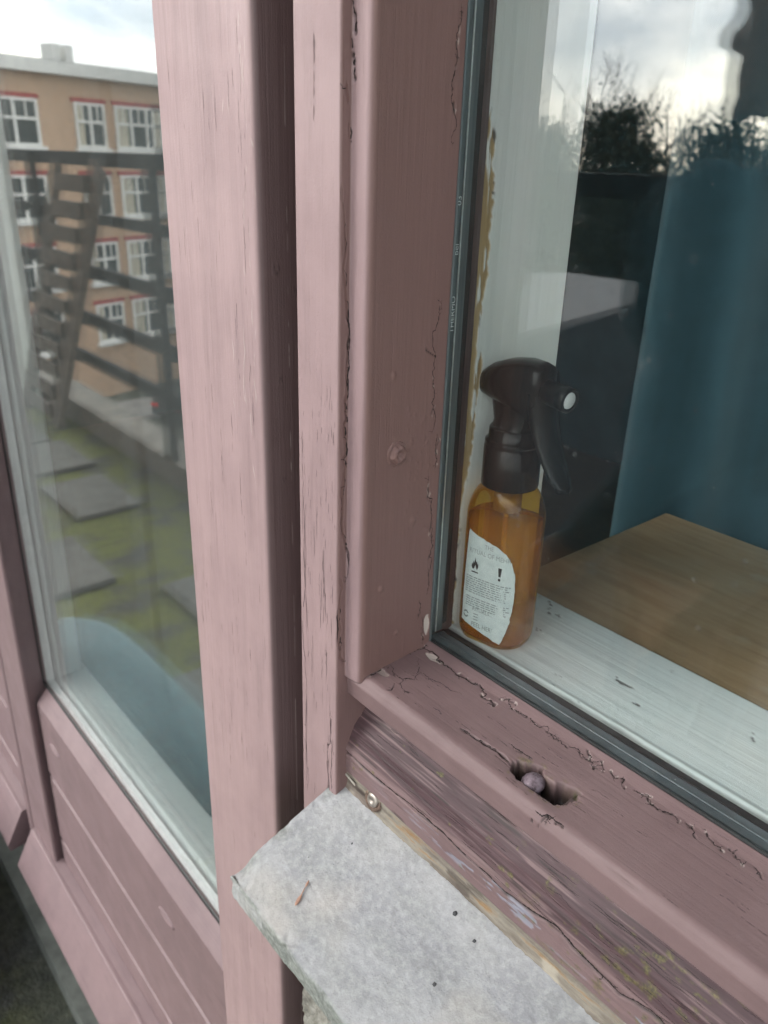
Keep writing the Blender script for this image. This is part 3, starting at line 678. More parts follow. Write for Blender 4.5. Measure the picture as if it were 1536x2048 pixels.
# a dry bud scale lying on the stone
b = bmesh.new()
def on_stone(x, y): return Vector((x, y, -.3650 - (.2440 - y) * (.0285 / .0800) + .0009))
for (x, y, rx, ry, a) in ((-.2772, .1830, .0012, .0036, -.35), (-.2810, .1916, .0008, .0020, -.4), (-.2792, .1875, .0003, .0032, -.42)):
    t = bmesh.new(); bmesh.ops.create_uvsphere(t, u_segments=12, v_segments=8, radius=1)
    for v in t.verts:
        cx, cy = v.co.x * rx * (1 - .5 * max(0, v.co.y)), v.co.y * ry
        p = on_stone(x + cx * math.cos(a) + cy * math.sin(a), y - cx * math.sin(a) + cy * math.cos(a)); v.co = p + Vector((0, 0, v.co.z * .0006))
    me = bpy.data.meshes.new('t'); t.to_mesh(me); t.free(); b.from_mesh(me)
tag(bm_obj('bud_scale', b, simple('dry_bud', (.42, .24, .17), .7, .3, 300), None, True), 'tiny reddish brown dry bud scale lying on the pale stone sill', 'plant debris')
for i, (x, y, r_) in enumerate(((-.2053, .2348, .0013), (-.1878, .2317, .0009), (-.1881, .2044, .0010), (-.2804, .2234, .0006))):
    b = bmesh.new(); bmesh.ops.create_icosphere(b, subdivisions=2, radius=1)
    for v in b.verts:
        v.co *= 1 + .2 * math.sin(v.co.x * 5 + i) * math.cos(v.co.y * 4)
        p = on_stone(x + v.co.x * r_, y + v.co.y * r_); v.co = p + Vector((0, 0, v.co.z * r_ * .4 - .0006))
    tag(bm_obj('grit', b, simple('dark_grit', (.06, .06, .065), .7), None, True),
        ['round dark grit speck on the stone sill, largest of the four, near the stained strip', 'dark grit speck on the stone sill close to the largest one', 'dark grit speck on the stone sill out in the middle of the slab', 'tiniest dark grit speck on the stone sill, below the screw head'][i], 'grit', 'dark grit specks on the stone sill')

# ================================================================== POST between window and balcony door
def rel_post(P, N):
    h = zeros(P); bare = zeros(P); pale = zeros(P)
    h += .0006 * (fbm(P, (40, 40, 5), 601) - .5) + .00016 * (fbm(P, (700, 700, 10), 602, 3) - .5)
    front = (N[..., 1] < -.6) * 1.
    r = random.Random(17); L = []
    for _ in range(90):
        x = r.uniform(-.455, -.376); z = .04 - r.random() * .75; l = r.uniform(.006, .035)
        L.append([(x * 1e4, 2260, z * 1e4), ((x + r.gauss(0, .0002)) * 1e4, 2260, (z - l) * 1e4)])
    carve(P, L, h, bare, .00018, .0005, 610, .008)
    L = []
    for _ in range(34):                          # raised pale runs of older paint near the arris, towards the top
        x = -.374 - abs(r.gauss(0, .010)); z = .16 - r.random() * .30; l = r.uniform(.02, .08)
        L.append([(x * 1e4, 2262, z * 1e4), ((x - .0004) * 1e4, 2262, (z - l) * 1e4)])
    for i, pl in enumerate(L):
        idx, D, t, Q = near_line(P, rough_line(pl, 3, .05, 700 + i), .002)
        if len(D) == 0: continue
        g = np.exp(-(D / .00035) ** 2) * np.clip(np.minimum(t, 1 - t) * 5, 0, 1); h[idx] += .0004 * g; pale[idx] = np.maximum(pale[idx], .42 * g)
    side = (N[..., 0] > .7) * 1.
    D = np.abs(P[..., 1] - .2440 - .0004 * (fbm(P, (0, 0, 25), 620, 2) - .5)); dash = smooth(.45, .55, fbm(P * [0, 0, 1], 90, 621, 3)) * smooth(.08, .02, P[..., 2])
    np.maximum(pale, side * dash * np.exp(-(D / .00018) ** 2) * .5, out=pale)
    for y, z, a in ((.2365, -.0545, .0019), (.2378, -.1135, .0011), (.2388, -.172, .0010), (.2485, -.065, .0012), (.2492, -.19, .001)):
        d = np.hypot(P[..., 1] - y, P[..., 2] - z); ring = np.exp(-((d - a) / .00035) ** 2) * side; h += .0004 * ring; np.maximum(bare, .45 * ring, out=bare)
    return h, {'bare': bare * .85, 'pale': pale, 'side_shade': smooth(.4, .95, N[..., 0])}  # side towards the groove painted darker to imitate shade
po = sweep('door_post', fillet([(-.3690, .31, 0), (-.3690, .2262, .0045), (-.4680, .2255, .0010), (-.4680, .262, 0)]), [(-.4680, .33), (-.3690, .33)],
      np.concatenate([[.95], av(.20, -.75, .0016), [-1.0, -1.2995]]), 'z', M['paint_post'], None, .00045, rel_post, flip=True)
r_ = random.Random(19); fine = []
for _ in range(55):
    x = r_.uniform(-.464, -.3755) if r_.random() < .7 else r_.gauss(-.380, .004); z = .06 - abs(r_.gauss(0, .30)); l = r_.uniform(.002, .022)
    if -.466 < x < -.374: fine.append([(x * 1e4, 2260, z * 1e4), ((x + r_.gauss(0, .0002)) * 1e4, 2260, (z - l) * 1e4)])
crack_part('grain_splits', po, fine, .00017, 21, .012, 3, 0)
tag(po, 'mauve painted wooden post between the balcony door and the window', 'post')
# ================================================================== BALCONY DOORS
M['door_glass'] = M['glass_door']
M['sash_white'] = simple('white_sash_paint', (.70, .74, .74), .45, .06, 40)
M['alu'] = simple('aluminium_spacer', (.90, .93, .95), .35, .08, 90, .15, .0004)
def make_leaf(name, label):
    d = thing(name, label, 'door', (-.84, .26, -1.29), 'balcony door leaves'); d['kind'] = 'thing'
    # stiles
    for x0, x1 in ((-1.2130, -1.1000), (-.5030, -.4760)):
        inner = x1 if x0 < -1 else x0; outer = x0 if x0 < -1 else x1; s = 1 if x0 < -1 else -1
        poly = fillet([(outer, .2430, .004), (inner, .2430, .004), (inner - s * .012, .2735, 0), (inner - s * .012, .2905, 0), (outer, .2905, 0)], True)
        prism('stile', poly, -1.25, .95, 'z', M['paint_doorz'], d)
    # glazing rail and its chamfered top
    poly = fillet([(.2750, -.7540, 0), (.2570, -.7760, .003), (.2570, -.7800, 0), (.29, -.7800, 0), (.29, -.7540, 0)], True)
    prism('glazing_rail', poly, -1.0995, -.5035, 'x', M['paint_door'], d)
    # three boards, each a chamfer proud of the joint under it
    for i, (za, zb) in enumerate(((-.7803, -.9130), (-.9134, -1.0480), (-1.0484, -1.2400))):
        poly = fillet([(.2570, za, 0), (.2570, zb + .006, .0012), (.2615, zb, 0), (.29, zb, 0), (.29, za, 0)], True)
        if i: poly = fillet([(.2625, za, 0), (.2570, za - .005, .0015), (.2570, zb + .006, .0012), (.2615, zb, 0), (.29, zb, 0), (.29, za, 0)], True)
        bo = prism('board', poly, -1.0990, -.5035, 'x', M['paint_door'], d)
        if i == 0:
            for x in (-1.041, -.6705):       # routed drain slots
                bb = bmesh.new()
                pr = [(x + .020 * math.cos(t), -.8285 + .0065 * math.sin(t)) for t in np.linspace(0, 2 * math.pi, 24, endpoint=False)]
                A = [bb.verts.new((px, .25695, pz)) for px, pz in pr]; B = [bb.verts.new((x + (px - x) * .93, .2544, -.8285 + (pz + .8285) * .85)) for px, pz in pr]
                C_ = [bb.verts.new((x + (px - x) * .80, .2552, -.8285 + (pz + .8285) * .6)) for px, pz in pr]; D_ = [bb.verts.new((x + (px - x) * .5 - .004, .2568, -.8285 + (pz + .8285) * .2 - .001)) for px, pz in pr]
                for p, q_ in ((A, B), (B, C_), (C_, D_)):
                    for k in range(24): bb.faces.new((p[k], p[(k + 1) % 24], q_[(k + 1) % 24], q_[k]))
                bb.faces.new(D_)
                so_ = bm_obj('drain_slot', bb, M['paint_door'], None, True); keep(so_, d)
    # weatherboard along the foot
    poly = fillet([(.2428, -1.0980, .002), (.2365, -1.0985, .004), (.2040, -1.1620, .004), (.2060, -1.1760, .003), (.2428, -1.1700, 0), (.2566, -1.1700, 0), (.2566, -1.0950, 0)], True)
    prism('weatherboard', poly, -1.2030, -.5100, 'x', M['paint_door'], d, 0)
    box('bottom_rail', -1.0995, -.5035, .2432, .2562, -1.25, -1.1800, M['paint_door'], d)
    # double glazing
    box('outer_pane', -1.1140, -.4890, .2750, .2790, -.7700, .90, M['door_glass'], d)
    box('inner_pane', -1.1140, -.4890, .2895, .2935, -.7700, .90, M['glass_in'], d)
    prism('spacer_bar', [(.2792, -.7700), (.2792, -.7520), (.2840, -.7518), (.2893, -.7520), (.2893, -.7700)], -1.113, -.490, 'x', M['alu'], d)
    prism('spacer_bar', [(-1.1138, .2792), (-1.1070, .2792), (-1.1070, .2893), (-1.1138, .2893)], -.7515, .90, 'z', M['alu'], d)
    prism('gasket', [(-1.1150, .2735), (-1.1105, .2735), (-1.1110, .2749), (-1.1150, .2749)], -.7540, .90, 'z', M['rubber'], d)
    prism('gasket', [(.2738, -.7560), (.2738, -.7500), (.2749, -.7490), (.2749, -.7560)], -1.110, -.490, 'x', M['rubber'], d)
    box('inner_sash_rail', -1.135, -.500, .2940, .3380, -.8400, -.7440, M['sash_white'], d, .003)
    box('inner_sash_stile', -1.200, -1.0960, .2942, .3300, -.7430, .90, M['sash_white'], d, .003)
    box('top_rail', -1.0995, -.5035, .2435, .3300, .901, .95, M['paint_door'], d)
    return d
leaf = make_leaf('glazed_door_leaf', 'mauve glazed balcony door leaf beside the post, boards and weatherboard at its foot')
def dup(root, off, label):
    r = root.copy(); COL.objects.link(r); r.location = root.location + Vector(off); r['label'] = label
    for ch in root.children:
        c = ch.copy(); COL.objects.link(c); c.parent = r; c.matrix_parent_inverse = ch.matrix_parent_inverse
        for g in ch.children:
            k = g.copy(); COL.objects.link(k); k.parent = c
    return r
dup(leaf, (-.7460, 0, 0), 'second mauve door leaf, only its stile and weatherboard end showing at the picture edge')

# ================================================================== SPRAY BOTTLE
BC = Vector((-.2904, .3458, -.2782)); BROT = math.radians(12)
bot = thing('spray_bottle', 'small amber spray bottle with black trigger head and torn white label on the sill', 'spray bottle', BC)
HA, HB, RC = .0232, .0172, .0140                       # half width, half depth, corner radius
def outline(a, b_, r, n=14):
    out = []
    for cx, cy, t0 in ((a - r, b_ - r, 0), (-(a - r), b_ - r, 90), (-(a - r), -(b_ - r), 180), (a - r, -(b_ - r), 270)):
        for k in range(n + 1):
            t = math.radians(t0 + 90 * k / n); out.append((cx + r * math.cos(t), cy + r * math.sin(t)))
    # the broad faces swell slightly
    return [(x, y * (1 + .10 * max(0, 1 - (x / a) ** 2))) for x, y in out]
Rz = Matrix.Rotation(BROT, 4, 'Z')
def bw(x, y, z): return BC + Rz @ Vector((x, y, z))
def body_rings(levels, inset=0.):
    b = bmesh.new(); prev = None; n = None; first = None
    for a, d_, r, z in levels:
        pts = outline(a - inset, d_ - inset, max(.001, min(r, d_) - inset), 14)
        ring = [b.verts.new(bw(x, y, z)) for x, y in pts]; n = len(ring)
        if prev:
            for k in range(n): b.faces.new((prev[k], prev[(k + 1) % n], ring[(k + 1) % n], ring[k]))
        else: b.faces.new(ring[::-1])
        prev = ring
    b.faces.new(prev)
    return b
lev = [(.0160, .0108, .0105, .0006), (.0195, .0140, .0125, .0), (.0218, .0160, .0135, .0016), (.0230, .0170, .014, .0060), (HA, HB, RC, .0110), (HA, HB, RC, .045), (HA, HB, RC, .0800),
       (.0230, .0171, .014, .0860), (.0222, .0168, .0145, .0912), (.0208, .0164, .015, .0960), (.0188, .0160, .0155, .0998), (.0164, .0153, .0150, .1022), (.0148, .0146, .0144, .1032), (.0138, .0138, .0137, .1045), (.0138, .0138, .0137, .1100)]
q = NM('amber_plastic')
g = q.n('ShaderNodeNewGeometry'); dt = q.math('ABSOLUTE', q.n('ShaderNodeVectorMath', {0: g.outputs['Normal'], 1: g.outputs['Incoming']}, operation='DOT_PRODUCT').outputs['Value'])
fr = q.math('ADD', q.math('MULTIPLY', q.math('POWER', q.math('SUBTRACT', 1., dt, True), 5.), .95), .045)
tint = q.mix(dt, (.84, .56, .10), (.99, .83, .30))
s1 = q.n('ShaderNodeMixShader', {0: fr, 1: q.n('ShaderNodeBsdfTransparent', {0: tint}).outputs[0], 2: q.n('ShaderNodeBsdfGlossy', {'Color': (1, 1, 1), 'Roughness': .06}).outputs[0]}).outputs[0]
s2 = q.n('ShaderNodeMixShader', {0: .10, 1: s1, 2: q.n('ShaderNodeBsdfTranslucent', {0: (.62, .38, .07)}).outputs[0]}).outputs[0]
M['amber'] = q.done(s2)
q = NM('amber_liquid')
g = q.n('ShaderNodeNewGeometry'); dt = q.math('ABSOLUTE', q.n('ShaderNodeVectorMath', {0: g.outputs['Normal'], 1: g.outputs['Incoming']}, operation='DOT_PRODUCT').outputs['Value'])
s1 = q.n('ShaderNodeMixShader', {0: .03, 1: q.n('ShaderNodeBsdfTransparent', {0: q.mix(dt, (.90, .72, .55), (.99, .91, .78))}).outputs[0], 2: q.n('ShaderNodeBsdfGlossy', {'Color': (1, .9, .7), 'Roughness': .05}).outputs[0]}).outputs[0]
s2 = q.n('ShaderNodeMixShader', {0: .12, 1: s1, 2: q.n('ShaderNodeBsdfTranslucent', {0: (.90, .50, .12)}).outputs[0]}).outputs[0]
s3 = q.n('ShaderNodeMixShader', {0: .24, 1: s2, 2: q.n('ShaderNodeBsdfDiffuse', {0: (.92, .50, .07)}).outputs[0]}).outputs[0]   # diffuse amber mixed in to stand in for the backlit glow
M['liquid'] = q.done(s3)
keep(bm_obj('body', body_rings(lev), M['amber'], None, True), bot)
lq = [l for l in lev if l[3] <= .0011] + [l for l in lev if .0011 < l[3] < .0800]; lq = [(a, d_, r, z + .0012 if z < .002 else z) for a, d_, r, z in lq] + [(HA, HB, RC, .0830)]
keep(bm_obj('liquid', body_rings(lq, .0012), M['liquid'], None, True), bot)
b = bmesh.new(); lathe(b, [(.0016, .010), (.0016, .0960)], Matrix.Translation(BC), 14); keep(bm_obj('dip_tube', b, simple('tube_plastic', (.50, .30, .07), .4), None, True), bot)
b = bmesh.new(); lathe(b, [(.0085, .0880), (.0085, .0990)], Matrix.Translation(BC), 24); keep(bm_obj('pump_seat', b, simple('seat_plastic', (.30, .18, .04), .4), None, True), bot)
M['black'] = simple('black_plastic', (.006, .0065, .0065), .2, .2, 80, .05, .0002, Specular_IOR_Level=.28)
M['black_matt'] = simple('black_plastic_trigger', (.007, .008, .0085), .3, .2, 80, .1, .0002, Specular_IOR_Level=.28)
# collar
b = bmesh.new()
lathe(b, [(.0150, .1040), (.0168, .1043), (.0170, .1050), (.0168, .1285), (.0163, .1290), (.0160, .1294), (.0163, .1299), (.0166, .1303), (.0166, .1316), (.0156, .1326), (.0148, .1332), (.0147, .1385), (.0141, .1396), (.0100, .1402)], Matrix.Translation(BC), 48)
keep(bm_obj('collar', b, M['black'], None, True), bot)
# head: a hood drawn as stations along the spray axis (u), each a rounded arch
HROT = math.radians(-4); Rh = Matrix.Rotation(HROT, 4, 'Z')
def hw(u, v, z): return BC + Rh @ Vector((u, v, z))
b = bmesh.new(); prev = None
st_ = [(-.0268, .0030, .1575, .1625), (-.0260, .0062, .1555, .1660), (-.0225, .0092, .1545, .1700), (-.0150, .0112, .1535, .1748), (-.0050, .0118, .1520, .1785), (.0060, .0116, .1490, .1803), (.0150, .0110, .1470, .1800), (.0205, .0102, .1465, .1788), (.0218, .0094, .1475, .1776)]
for u, w, zb, zt in st_:
    ring = []
    for k in range(28):
        t = 2 * math.pi * k / 28; cx, cz = math.cos(t), math.sin(t)
        e_ = .62 if cz > 0 else .42
        v = w * math.copysign(abs(cx) ** e_, cx); z = (zb + zt) / 2 + (zt - zb) / 2 * math.copysign(abs(cz) ** .75, cz)
        ring.append(b.verts.new(hw(u, v, z)))
    if prev:
        for k in range(28): b.faces.new((prev[k], prev[(k + 1) % 28], ring[(k + 1) % 28], ring[k]))
    else: b.faces.new(ring[::-1])
    prev = ring
b.faces.new(prev)
keep(bm_obj('trigger_hood', b, M['black'], None, True), bot)
# neck below the hood, waisted
b = bmesh.new(); prev = None
for z, u0, u1, w in ((.1380, -.0122, .0124, .0122), (.1400, -.0120, .0125, .0112), (.1430, -.0122, .0130, .0098), (.1500, -.0148, .0140, .0092), (.1600, -.0175, .0150, .0090)):
    ring = [b.verts.new(hw((u0 + u1) / 2 + (u1 - u0) / 2 * math.copysign(abs(math.cos(t)) ** .7, math.cos(t)), w * math.copysign(abs(math.sin(t)) ** .6, math.sin(t)), z)) for t in np.linspace(0, 2 * math.pi, 28, endpoint=False)]
    if prev:
        for k in range(28): b.faces.new((prev[k], prev[(k + 1) % 28], ring[(k + 1) % 28], ring[k]))
    else: b.faces.new(ring[::-1])
    prev = ring
b.faces.new(prev)
keep(bm_obj('head_neck', b, M['black'], None, True), bot)
# nozzle with its white disc
nz_m = Matrix.Translation(hw(.0205, 0, .1650)) @ Rh @ Matrix.Rotation(math.radians(94), 4, 'Y')
b = bmesh.new(); lathe(b, [(.0066, 0), (.0066, .012), (.0070, .0124), (.0070, .0172), (.0066, .0177), (.0049, .0177), (.0047, .0165)], nz_m, 32)
nzo = keep(bm_obj('nozzle', b, M['black_matt'], None, True), bot)
b = bmesh.new(); lathe(b, [(.0046, .0163), (.0046, .0171), (.0044, .0173)], nz_m, 24); wd = keep(bm_obj('nozzle_disc', b, simple('white_disc', (.85, .87, .87), .5), None, True), bot)
# trigger: broad curved blade hanging under the nozzle
b = bmesh.new(); prev = None
for t in np.linspace(0, 1, 22):
    u = .0215 + .0225 * t ** 1.35 - .0020 * math.sin(math.pi * t); z = .1640 - .0500 * t; w = .0102 - .0030 * t ** 2; th = .0048 - .0022 * t
    if t > .93: w *= .86; th *= .8
    ring = [b.verts.new(hw(u + dx + .0025 * (abs(v) / w) ** 2 * -1, v, z - dx * .3)) for dx, v in ((-th / 2, -w), (-th * .2, -w * 1.06), (th / 2, -w * .9), (th * .75, 0), (th / 2, w * .9), (-th * .2, w * 1.06), (-th / 2, w), (-th * .25, 0))]
    if prev:
        for k in range(8): b.faces.new((prev[k], prev[(k + 1) % 8], ring[(k + 1) % 8], ring[k]))
    else: b.faces.new(ring[::-1])
    prev = ring
b.faces.new(prev)
keep(bm_obj('trigger', b, M['black_matt'], None, True), bot)
# label on the broad face: (s, z) on the face -> world
def face_pt(s, z, off=.00025):
    a, r = HA, RC; flat = a - r
    if abs(s) <= flat: x = s; y = -HB
    else:
        t = (abs(s) - flat) / r; x = math.copysign(flat + r * math.sin(t), s); y = -(HB - r) - r * math.cos(t)
    y *= (1 + .10 * max(0, 1 - (x / a) ** 2))
    nx = x / a * .55 if abs(s) > flat else x / a * .1
    return bw(x + nx * off, y - off, z)
LS = .0012                                             # shift of the label towards the jamb
def label_edge():
    L = [(-.0165, .0128), (-.0168, .0300), (-.0163, .0480), (-.0155, .0628), (-.0148, .0650)]
    T = [(-.0090, .0632), (-.0020, .0616), (.0060, .0600), (.0110, .0575), (.0148, .0530), (.0172, .0460), (.0180, .0390)]
    R_ = [(.0180, .0330), (.0176, .0260), (.0166, .0190), (.0150, .0130), (.0132, .0080), (.0122, .0062)]
    B_ = [(.0060, .0078), (-.0020, .0096), (-.0100, .0115)]
    pts = L + T + R_ + B_; r = random.Random(9); out = []
    for (x0, y0), (x1, y1) in zip(pts, pts[1:] + pts[:1]):
        for k in range(6):
            t = k / 6; out.append((x0 + (x1 - x0) * t + r.gauss(0, .00012), y0 + (y1 - y0) * t + r.gauss(0, .00012)))
    return out
ed = label_edge(); b = bmesh.new()
bx0 = [b.verts.new((x, y, 0)) for x, y in ed]; f0 = b.faces.new(bx0)
for k in range(-16, 18):                                # strips so that it can follow the curve
    g_ = list(b.verts) + list(b.edges) + list(b.faces)
    bmesh.ops.bisect_plane(b, geom=g_, plane_co=(k * .001, 0, 0), plane_no=(1, 0, 0))
curl = lambda x, y: .0004 * max(0, (x - .013) / .004) ** 2 + .0004 * max(0, (.012 - y) / .006) ** 2
tall = lambda y: .0065 + (y - .0065) * 1.20
for v in b.verts: v.co = face_pt(v.co.x + LS, tall(v.co.y), .00028 + curl(v.co.x, v.co.y))
q = NM('label_paper'); o_ = q.obj()
lab_m = q.done(q.bsdf(q.ramp(q.noise(o_, 220, 4), [(.3, (.62, .70, .70)), (.7, (.76, .82, .81))]), .45, q.bump(q.noise(o_, 500, 3), .2, .0003)))
lab = bm_obj('label', b, lab_m); keep(lab, bot)
M['ink'] = simple('label_ink', (.012, .012, .012), .6, .1); M['ink_grey'] = simple('label_grey_ink', (.30, .34, .34), .6, .15); M['ink_mid'] = simple('label_faded_ink', (.20, .23, .23), .6, .1)
def on_label(name, V, Fc, mat):
    P = np.array([face_pt(x + LS, tall(y), .00046 + curl(x, y))[:] for x, y in V]); o = mesh_obj(name, P, Fc, mat, None)
    o.parent = lab; return o
def words_on(s, size, x, y, mat, space=1.0):
    V, Fc = text_mesh(s, size); on_label('lettering', [(x + vx * space, y + vy) for vx, vy in V[:, :2]], Fc, mat)
words_on('THE', .0034, -.0030, .0572, M['ink_grey']); words_on('RITUAL OF MEHR', .0036, -.0136, .0530, M['ink_grey'], 1.0)
# flame over a bar
fl = [(-.0020, 0), (-.0026, .0012), (-.0022, .0030), (-.0018, .0022), (-.0014, .0044), (-.0008, .0032), (-.0002, .0064), (.0006, .0036), (.0010, .0046), (.0014, .0028), (.0020, .0034), (.0021, .0012), (.0014, -.0004), (.0007, .0006), (.0001, .0022), (-.0006, .0004), (-.0013, -.0004)]
on_label('flame_mark', [(x - .0085, y + .0445) for x, y in fl], [list(range(len(fl)))], M['ink'])
on_label('flame_bar', [(-.0108, .0430), (-.0062, .0430), (-.0062, .0423), (-.0108, .0423)], [[0, 1, 2, 3]], M['ink'])
on_label('exclamation_stroke', [(.0072, .0494), (.0096, .0494), (.0090, .0446), (.0078, .0446)], [[0, 1, 2, 3]], M['ink'])
on_label('exclamation_dot', [(.0084 + .0008 * math.cos(t), .0430 + .0008 * math.sin(t)) for t in np.linspace(0, 2 * math.pi, 12, endpoint=False)], [list(range(12))], M['ink'])
r = random.Random(21)                                   # print too small to read
for i in range(13):
    y = .0392 - i * .00125 - (.0016 if i > 7 else 0); x = -.0145 + (.0 if i < 8 else .001)
    while x < .0150:
        l = r.uniform(.0010, .0036)
        if x + l > .0160: break
        on_label('print_line', [(x, y), (x + l, y), (x + l, y + .00062), (x, y + .00062)], [[0, 1, 2, 3]], M['ink_grey']); x += l + .0006
words_on('RITUALS...', .0026, -.0082, .0208, M['ink_mid'], 1.25)
for y in (.0186, .0170, .0154): on_label('print_line', [(-.0070, y), (.0090, y), (.0090, y + .0006), (-.0070, y + .0006)], [[0, 1, 2, 3]], M['ink_grey'])
words_on('PEEL HERE', .0038, -.0082, .0116, M['ink_mid'], .92)
for t0 in (.3, .3 + math.pi):                           # two-arrow recycling mark
    A = [(-.0125 + .0021 * math.cos(t), .0172 + .0021 * math.sin(t)) for t in np.linspace(t0, t0 + 2.5, 14)]; B = [(-.0125 + .0012 * math.cos(t), .0172 + .0012 * math.sin(t)) for t in np.linspace(t0 + 2.5, t0, 14)]
    on_label('recycling_mark', A + B, [list(range(28))], M['ink_mid'])

# ================================================================== ROOM BEHIND THE GLASS
q = NM('stained_table_wood'); o = q.obj()
gr = q.noise(q.obj((9, 110, 110)), 1, 6, .62, .6); n_ = q.noise(o, 13, 4)
c = q.ramp(gr, [(.28, (.32, .20, .105)), (.5, (.43, .29, .16)), (.72, (.50, .36, .21))])
c = q.mix(q.ramp(n_, [(.45, 0.), (.75, .55)]), c, (.48, .38, .26))
c = q.mix(q.ramp(q.noise(q.obj((1, 1, 1), (4, 2, 0)), 20, 3), [(.62, 0.), (.7, .45)]), c, (.48, .42, .32))
M['table'] = q.done(q.bsdf(c, .38, q.bump(gr, .25, .0006)))
tb = thing('wooden_table', 'brown stained wooden table top pushed against the white inner sill', 'table', (.3, .51, -1.29))
box('table_top', -.3400, .90, .4135, .6240, -.3080, -.2825, M['table'], tb, .0015)
for x, y in ((-.31, .44), (-.31, .595), (.86, .44), (.86, .595)): box('leg', x - .022, x + .022, y - .022, y + .022, -1.2995, -.3083, M['table'], tb, .002)

q = NM('teal_curtain_cloth'); o = q.obj()
wv = q.math('MULTIPLY', q.math('SINE', q.math('MULTIPLY', q.n('ShaderNodeSeparateXYZ', {0: o}).outputs['Z'], 5200.)), q.math('SINE', q.math('MULTIPLY', q.n('ShaderNodeSeparateXYZ', {0: o}).outputs['X'], 5200.)))
c = q.ramp(q.noise(q.obj((30, 30, 3)), 1, 4), [(.3, (.008, .038, .056)), (.7, (.014, .060, .084))])
M['curtain'] = q.done(q.bsdf(c, .85, q.bump(wv, .4, .0004), Sheen_Weight=.2))
nx_, nz_ = 160, 12; V = []; Fq = []
for i in range(nx_ + 1):
    x = -.405 + 1.35 * i / nx_
    for j in range(nz_ + 1):
        z = .75 - 2.02 * j / nz_; y = .655 + .010 * math.sin(x * 34) + .006 * math.sin(x * 71 + 1) + .004 * math.sin(z * 3 + x * 9)
        V.append((x + .004 * math.sin(z * 2.5), y, z))
for i in range(nx_):
    for j in range(nz_):
        a = i * (nz_ + 1) + j; Fq.append([a, a + 1, a + nz_ + 2, a + nz_ + 1])
cu = mesh_obj('curtain', V, Fq, M['curtain'], None, True); md = cu.modifiers.new('s', 'SOLIDIFY'); md.thickness = .0016
tag(cu, 'blue teal woven curtain hanging behind the wooden table', 'curtain')
# sheer strip curtains behind the door glass
q = NM('sheer_cloth'); sh = q.n('ShaderNodeMixShader', {0: .10, 1: q.n('ShaderNodeBsdfTransparent', {0: (.97, .98, 1)}).outputs[0], 2: q.n('ShaderNodeBsdfTranslucent', {0: (.72, .78, .84)}).outputs[0]}); sh2 = q.n('ShaderNodeMixShader', {0: .05, 1: sh.outputs[0], 2: q.n('ShaderNodeBsdfDiffuse', {0: (.75, .80, .85)}).outputs[0]})
M['sheer'] = q.done(sh2.outputs[0])
for k, (x0, x1, lb) in enumerate(((-1.075, -1.02, 'narrow sheer pale curtain strip behind the door glass, nearest the far stile'), (-.99, -.80, 'wide sheer pale curtain strip behind the door glass, nearest the post'))):
    V = []; Fq = []; n = 24
    for i in range(n + 1):
        x = x0 + (x1 - x0) * i / n
        for z in (.85, -1.2): V.append((x, .42 + .002 * math.sin(i * .5), z))
    for i in range(n): Fq.append([2 * i, 2 * i + 1, 2 * i + 3, 2 * i + 2])
    s_ = mesh_obj('sheer_curtain', V, Fq, M['sheer'], None, True); tag(s_, lb, 'curtain', 'sheer curtain strips')
navy = simple('dark_room_wall', (.028, .072, .098), .8, .2, 6)
structure(box('room_wall_back', -4.0, 3.0, 3.2, 3.3, -1.32, 1.6, navy)); structure(box('room_wall_left', -4.1, -4.0, .43, 3.3, -1.32, 1.6, navy)); structure(box('room_wall_right', 3.0, 3.1, .43, 3.3, -1.32, 1.6, navy))
structure(box('room_ceiling', -4.1, 3.1, .30, 3.3, 1.6, 1.7, simple('ceiling_white', (.5, .5, .5), .9))); structure(box('room_floor', -4.1, 3.1, .30, 3.3, -1.42, -1.3005, simple('room_boards', (.10, .065, .04), .5)))
structure(box('room_side_wall', -.3495, -.3315, .3995, .4295, -1.3, 1.6, navy))

# ================================================================== HOUSE WALL AND BALCONY
q = NM('rough_masonry'); o = q.obj()
n1 = q.noise(o, 60, 6, .7)
M['masonry'] = q.done(q.bsdf(q.ramp(n1, [(.3, (.07, .065, .06)), (.5, (.24, .23, .20)), (.7, (.42, .41, .37))]), .9, q.bump(q.noise(o, 260, 5), 1., .004)))
def rel_wall(P, N):
    return .010 * (fbm(P, 60, 801) - .5) + .006 * (fbm(P, 260, 802, 3) - .5), {}
wl = sweep('masonry_wall', [(-.3500, .42), (-.3500, .2330), (-.10, .2330)], [(.66, .2330), (.66, .42)], np.concatenate([[-1.3], np.linspace(-.66, -.4115, 100)]), 'z', M['masonry'], None, .0022, rel_wall)
tag(wl, 'rough crumbling masonry under the end of the stone sill', 'wall'); wl['kind'] = 'thing'
br_ = NM('brick_far'); bt = br_.n('ShaderNodeTexBrick', {'Vector': br_.obj((1, 1, 1)), 'Color1': (.30, .15, .08), 'Color2': (.36, .19, .10), 'Mortar': (.32, .28, .24), 'Scale': 4.0, 'Mortar Size': .012})
M['brick_far'] = br_.done(br_.bsdf(bt.outputs['Color'], .85))
structure(box('house_wall_upper', -4.1, 3.1, .262, .43, .955, 3.6, M['brick_far'])); structure(box('house_wall_right', .662, 3.1, .262, .43, -1.3, .954, M['brick_far'])); structure(box('house_wall_left', -4.1, -1.965, .262, .43, -1.3, .954, M['brick_far']))
structure(box('threshold', -1.964, -.4685, .2, .34, -1.2995, -1.2520, simple('concrete_threshold', (.10, .11, .10), .9, .3, 30)))
structure(box('post_closer', -.4670, -.3500, .3305, .43, -1.3, .954, navy))

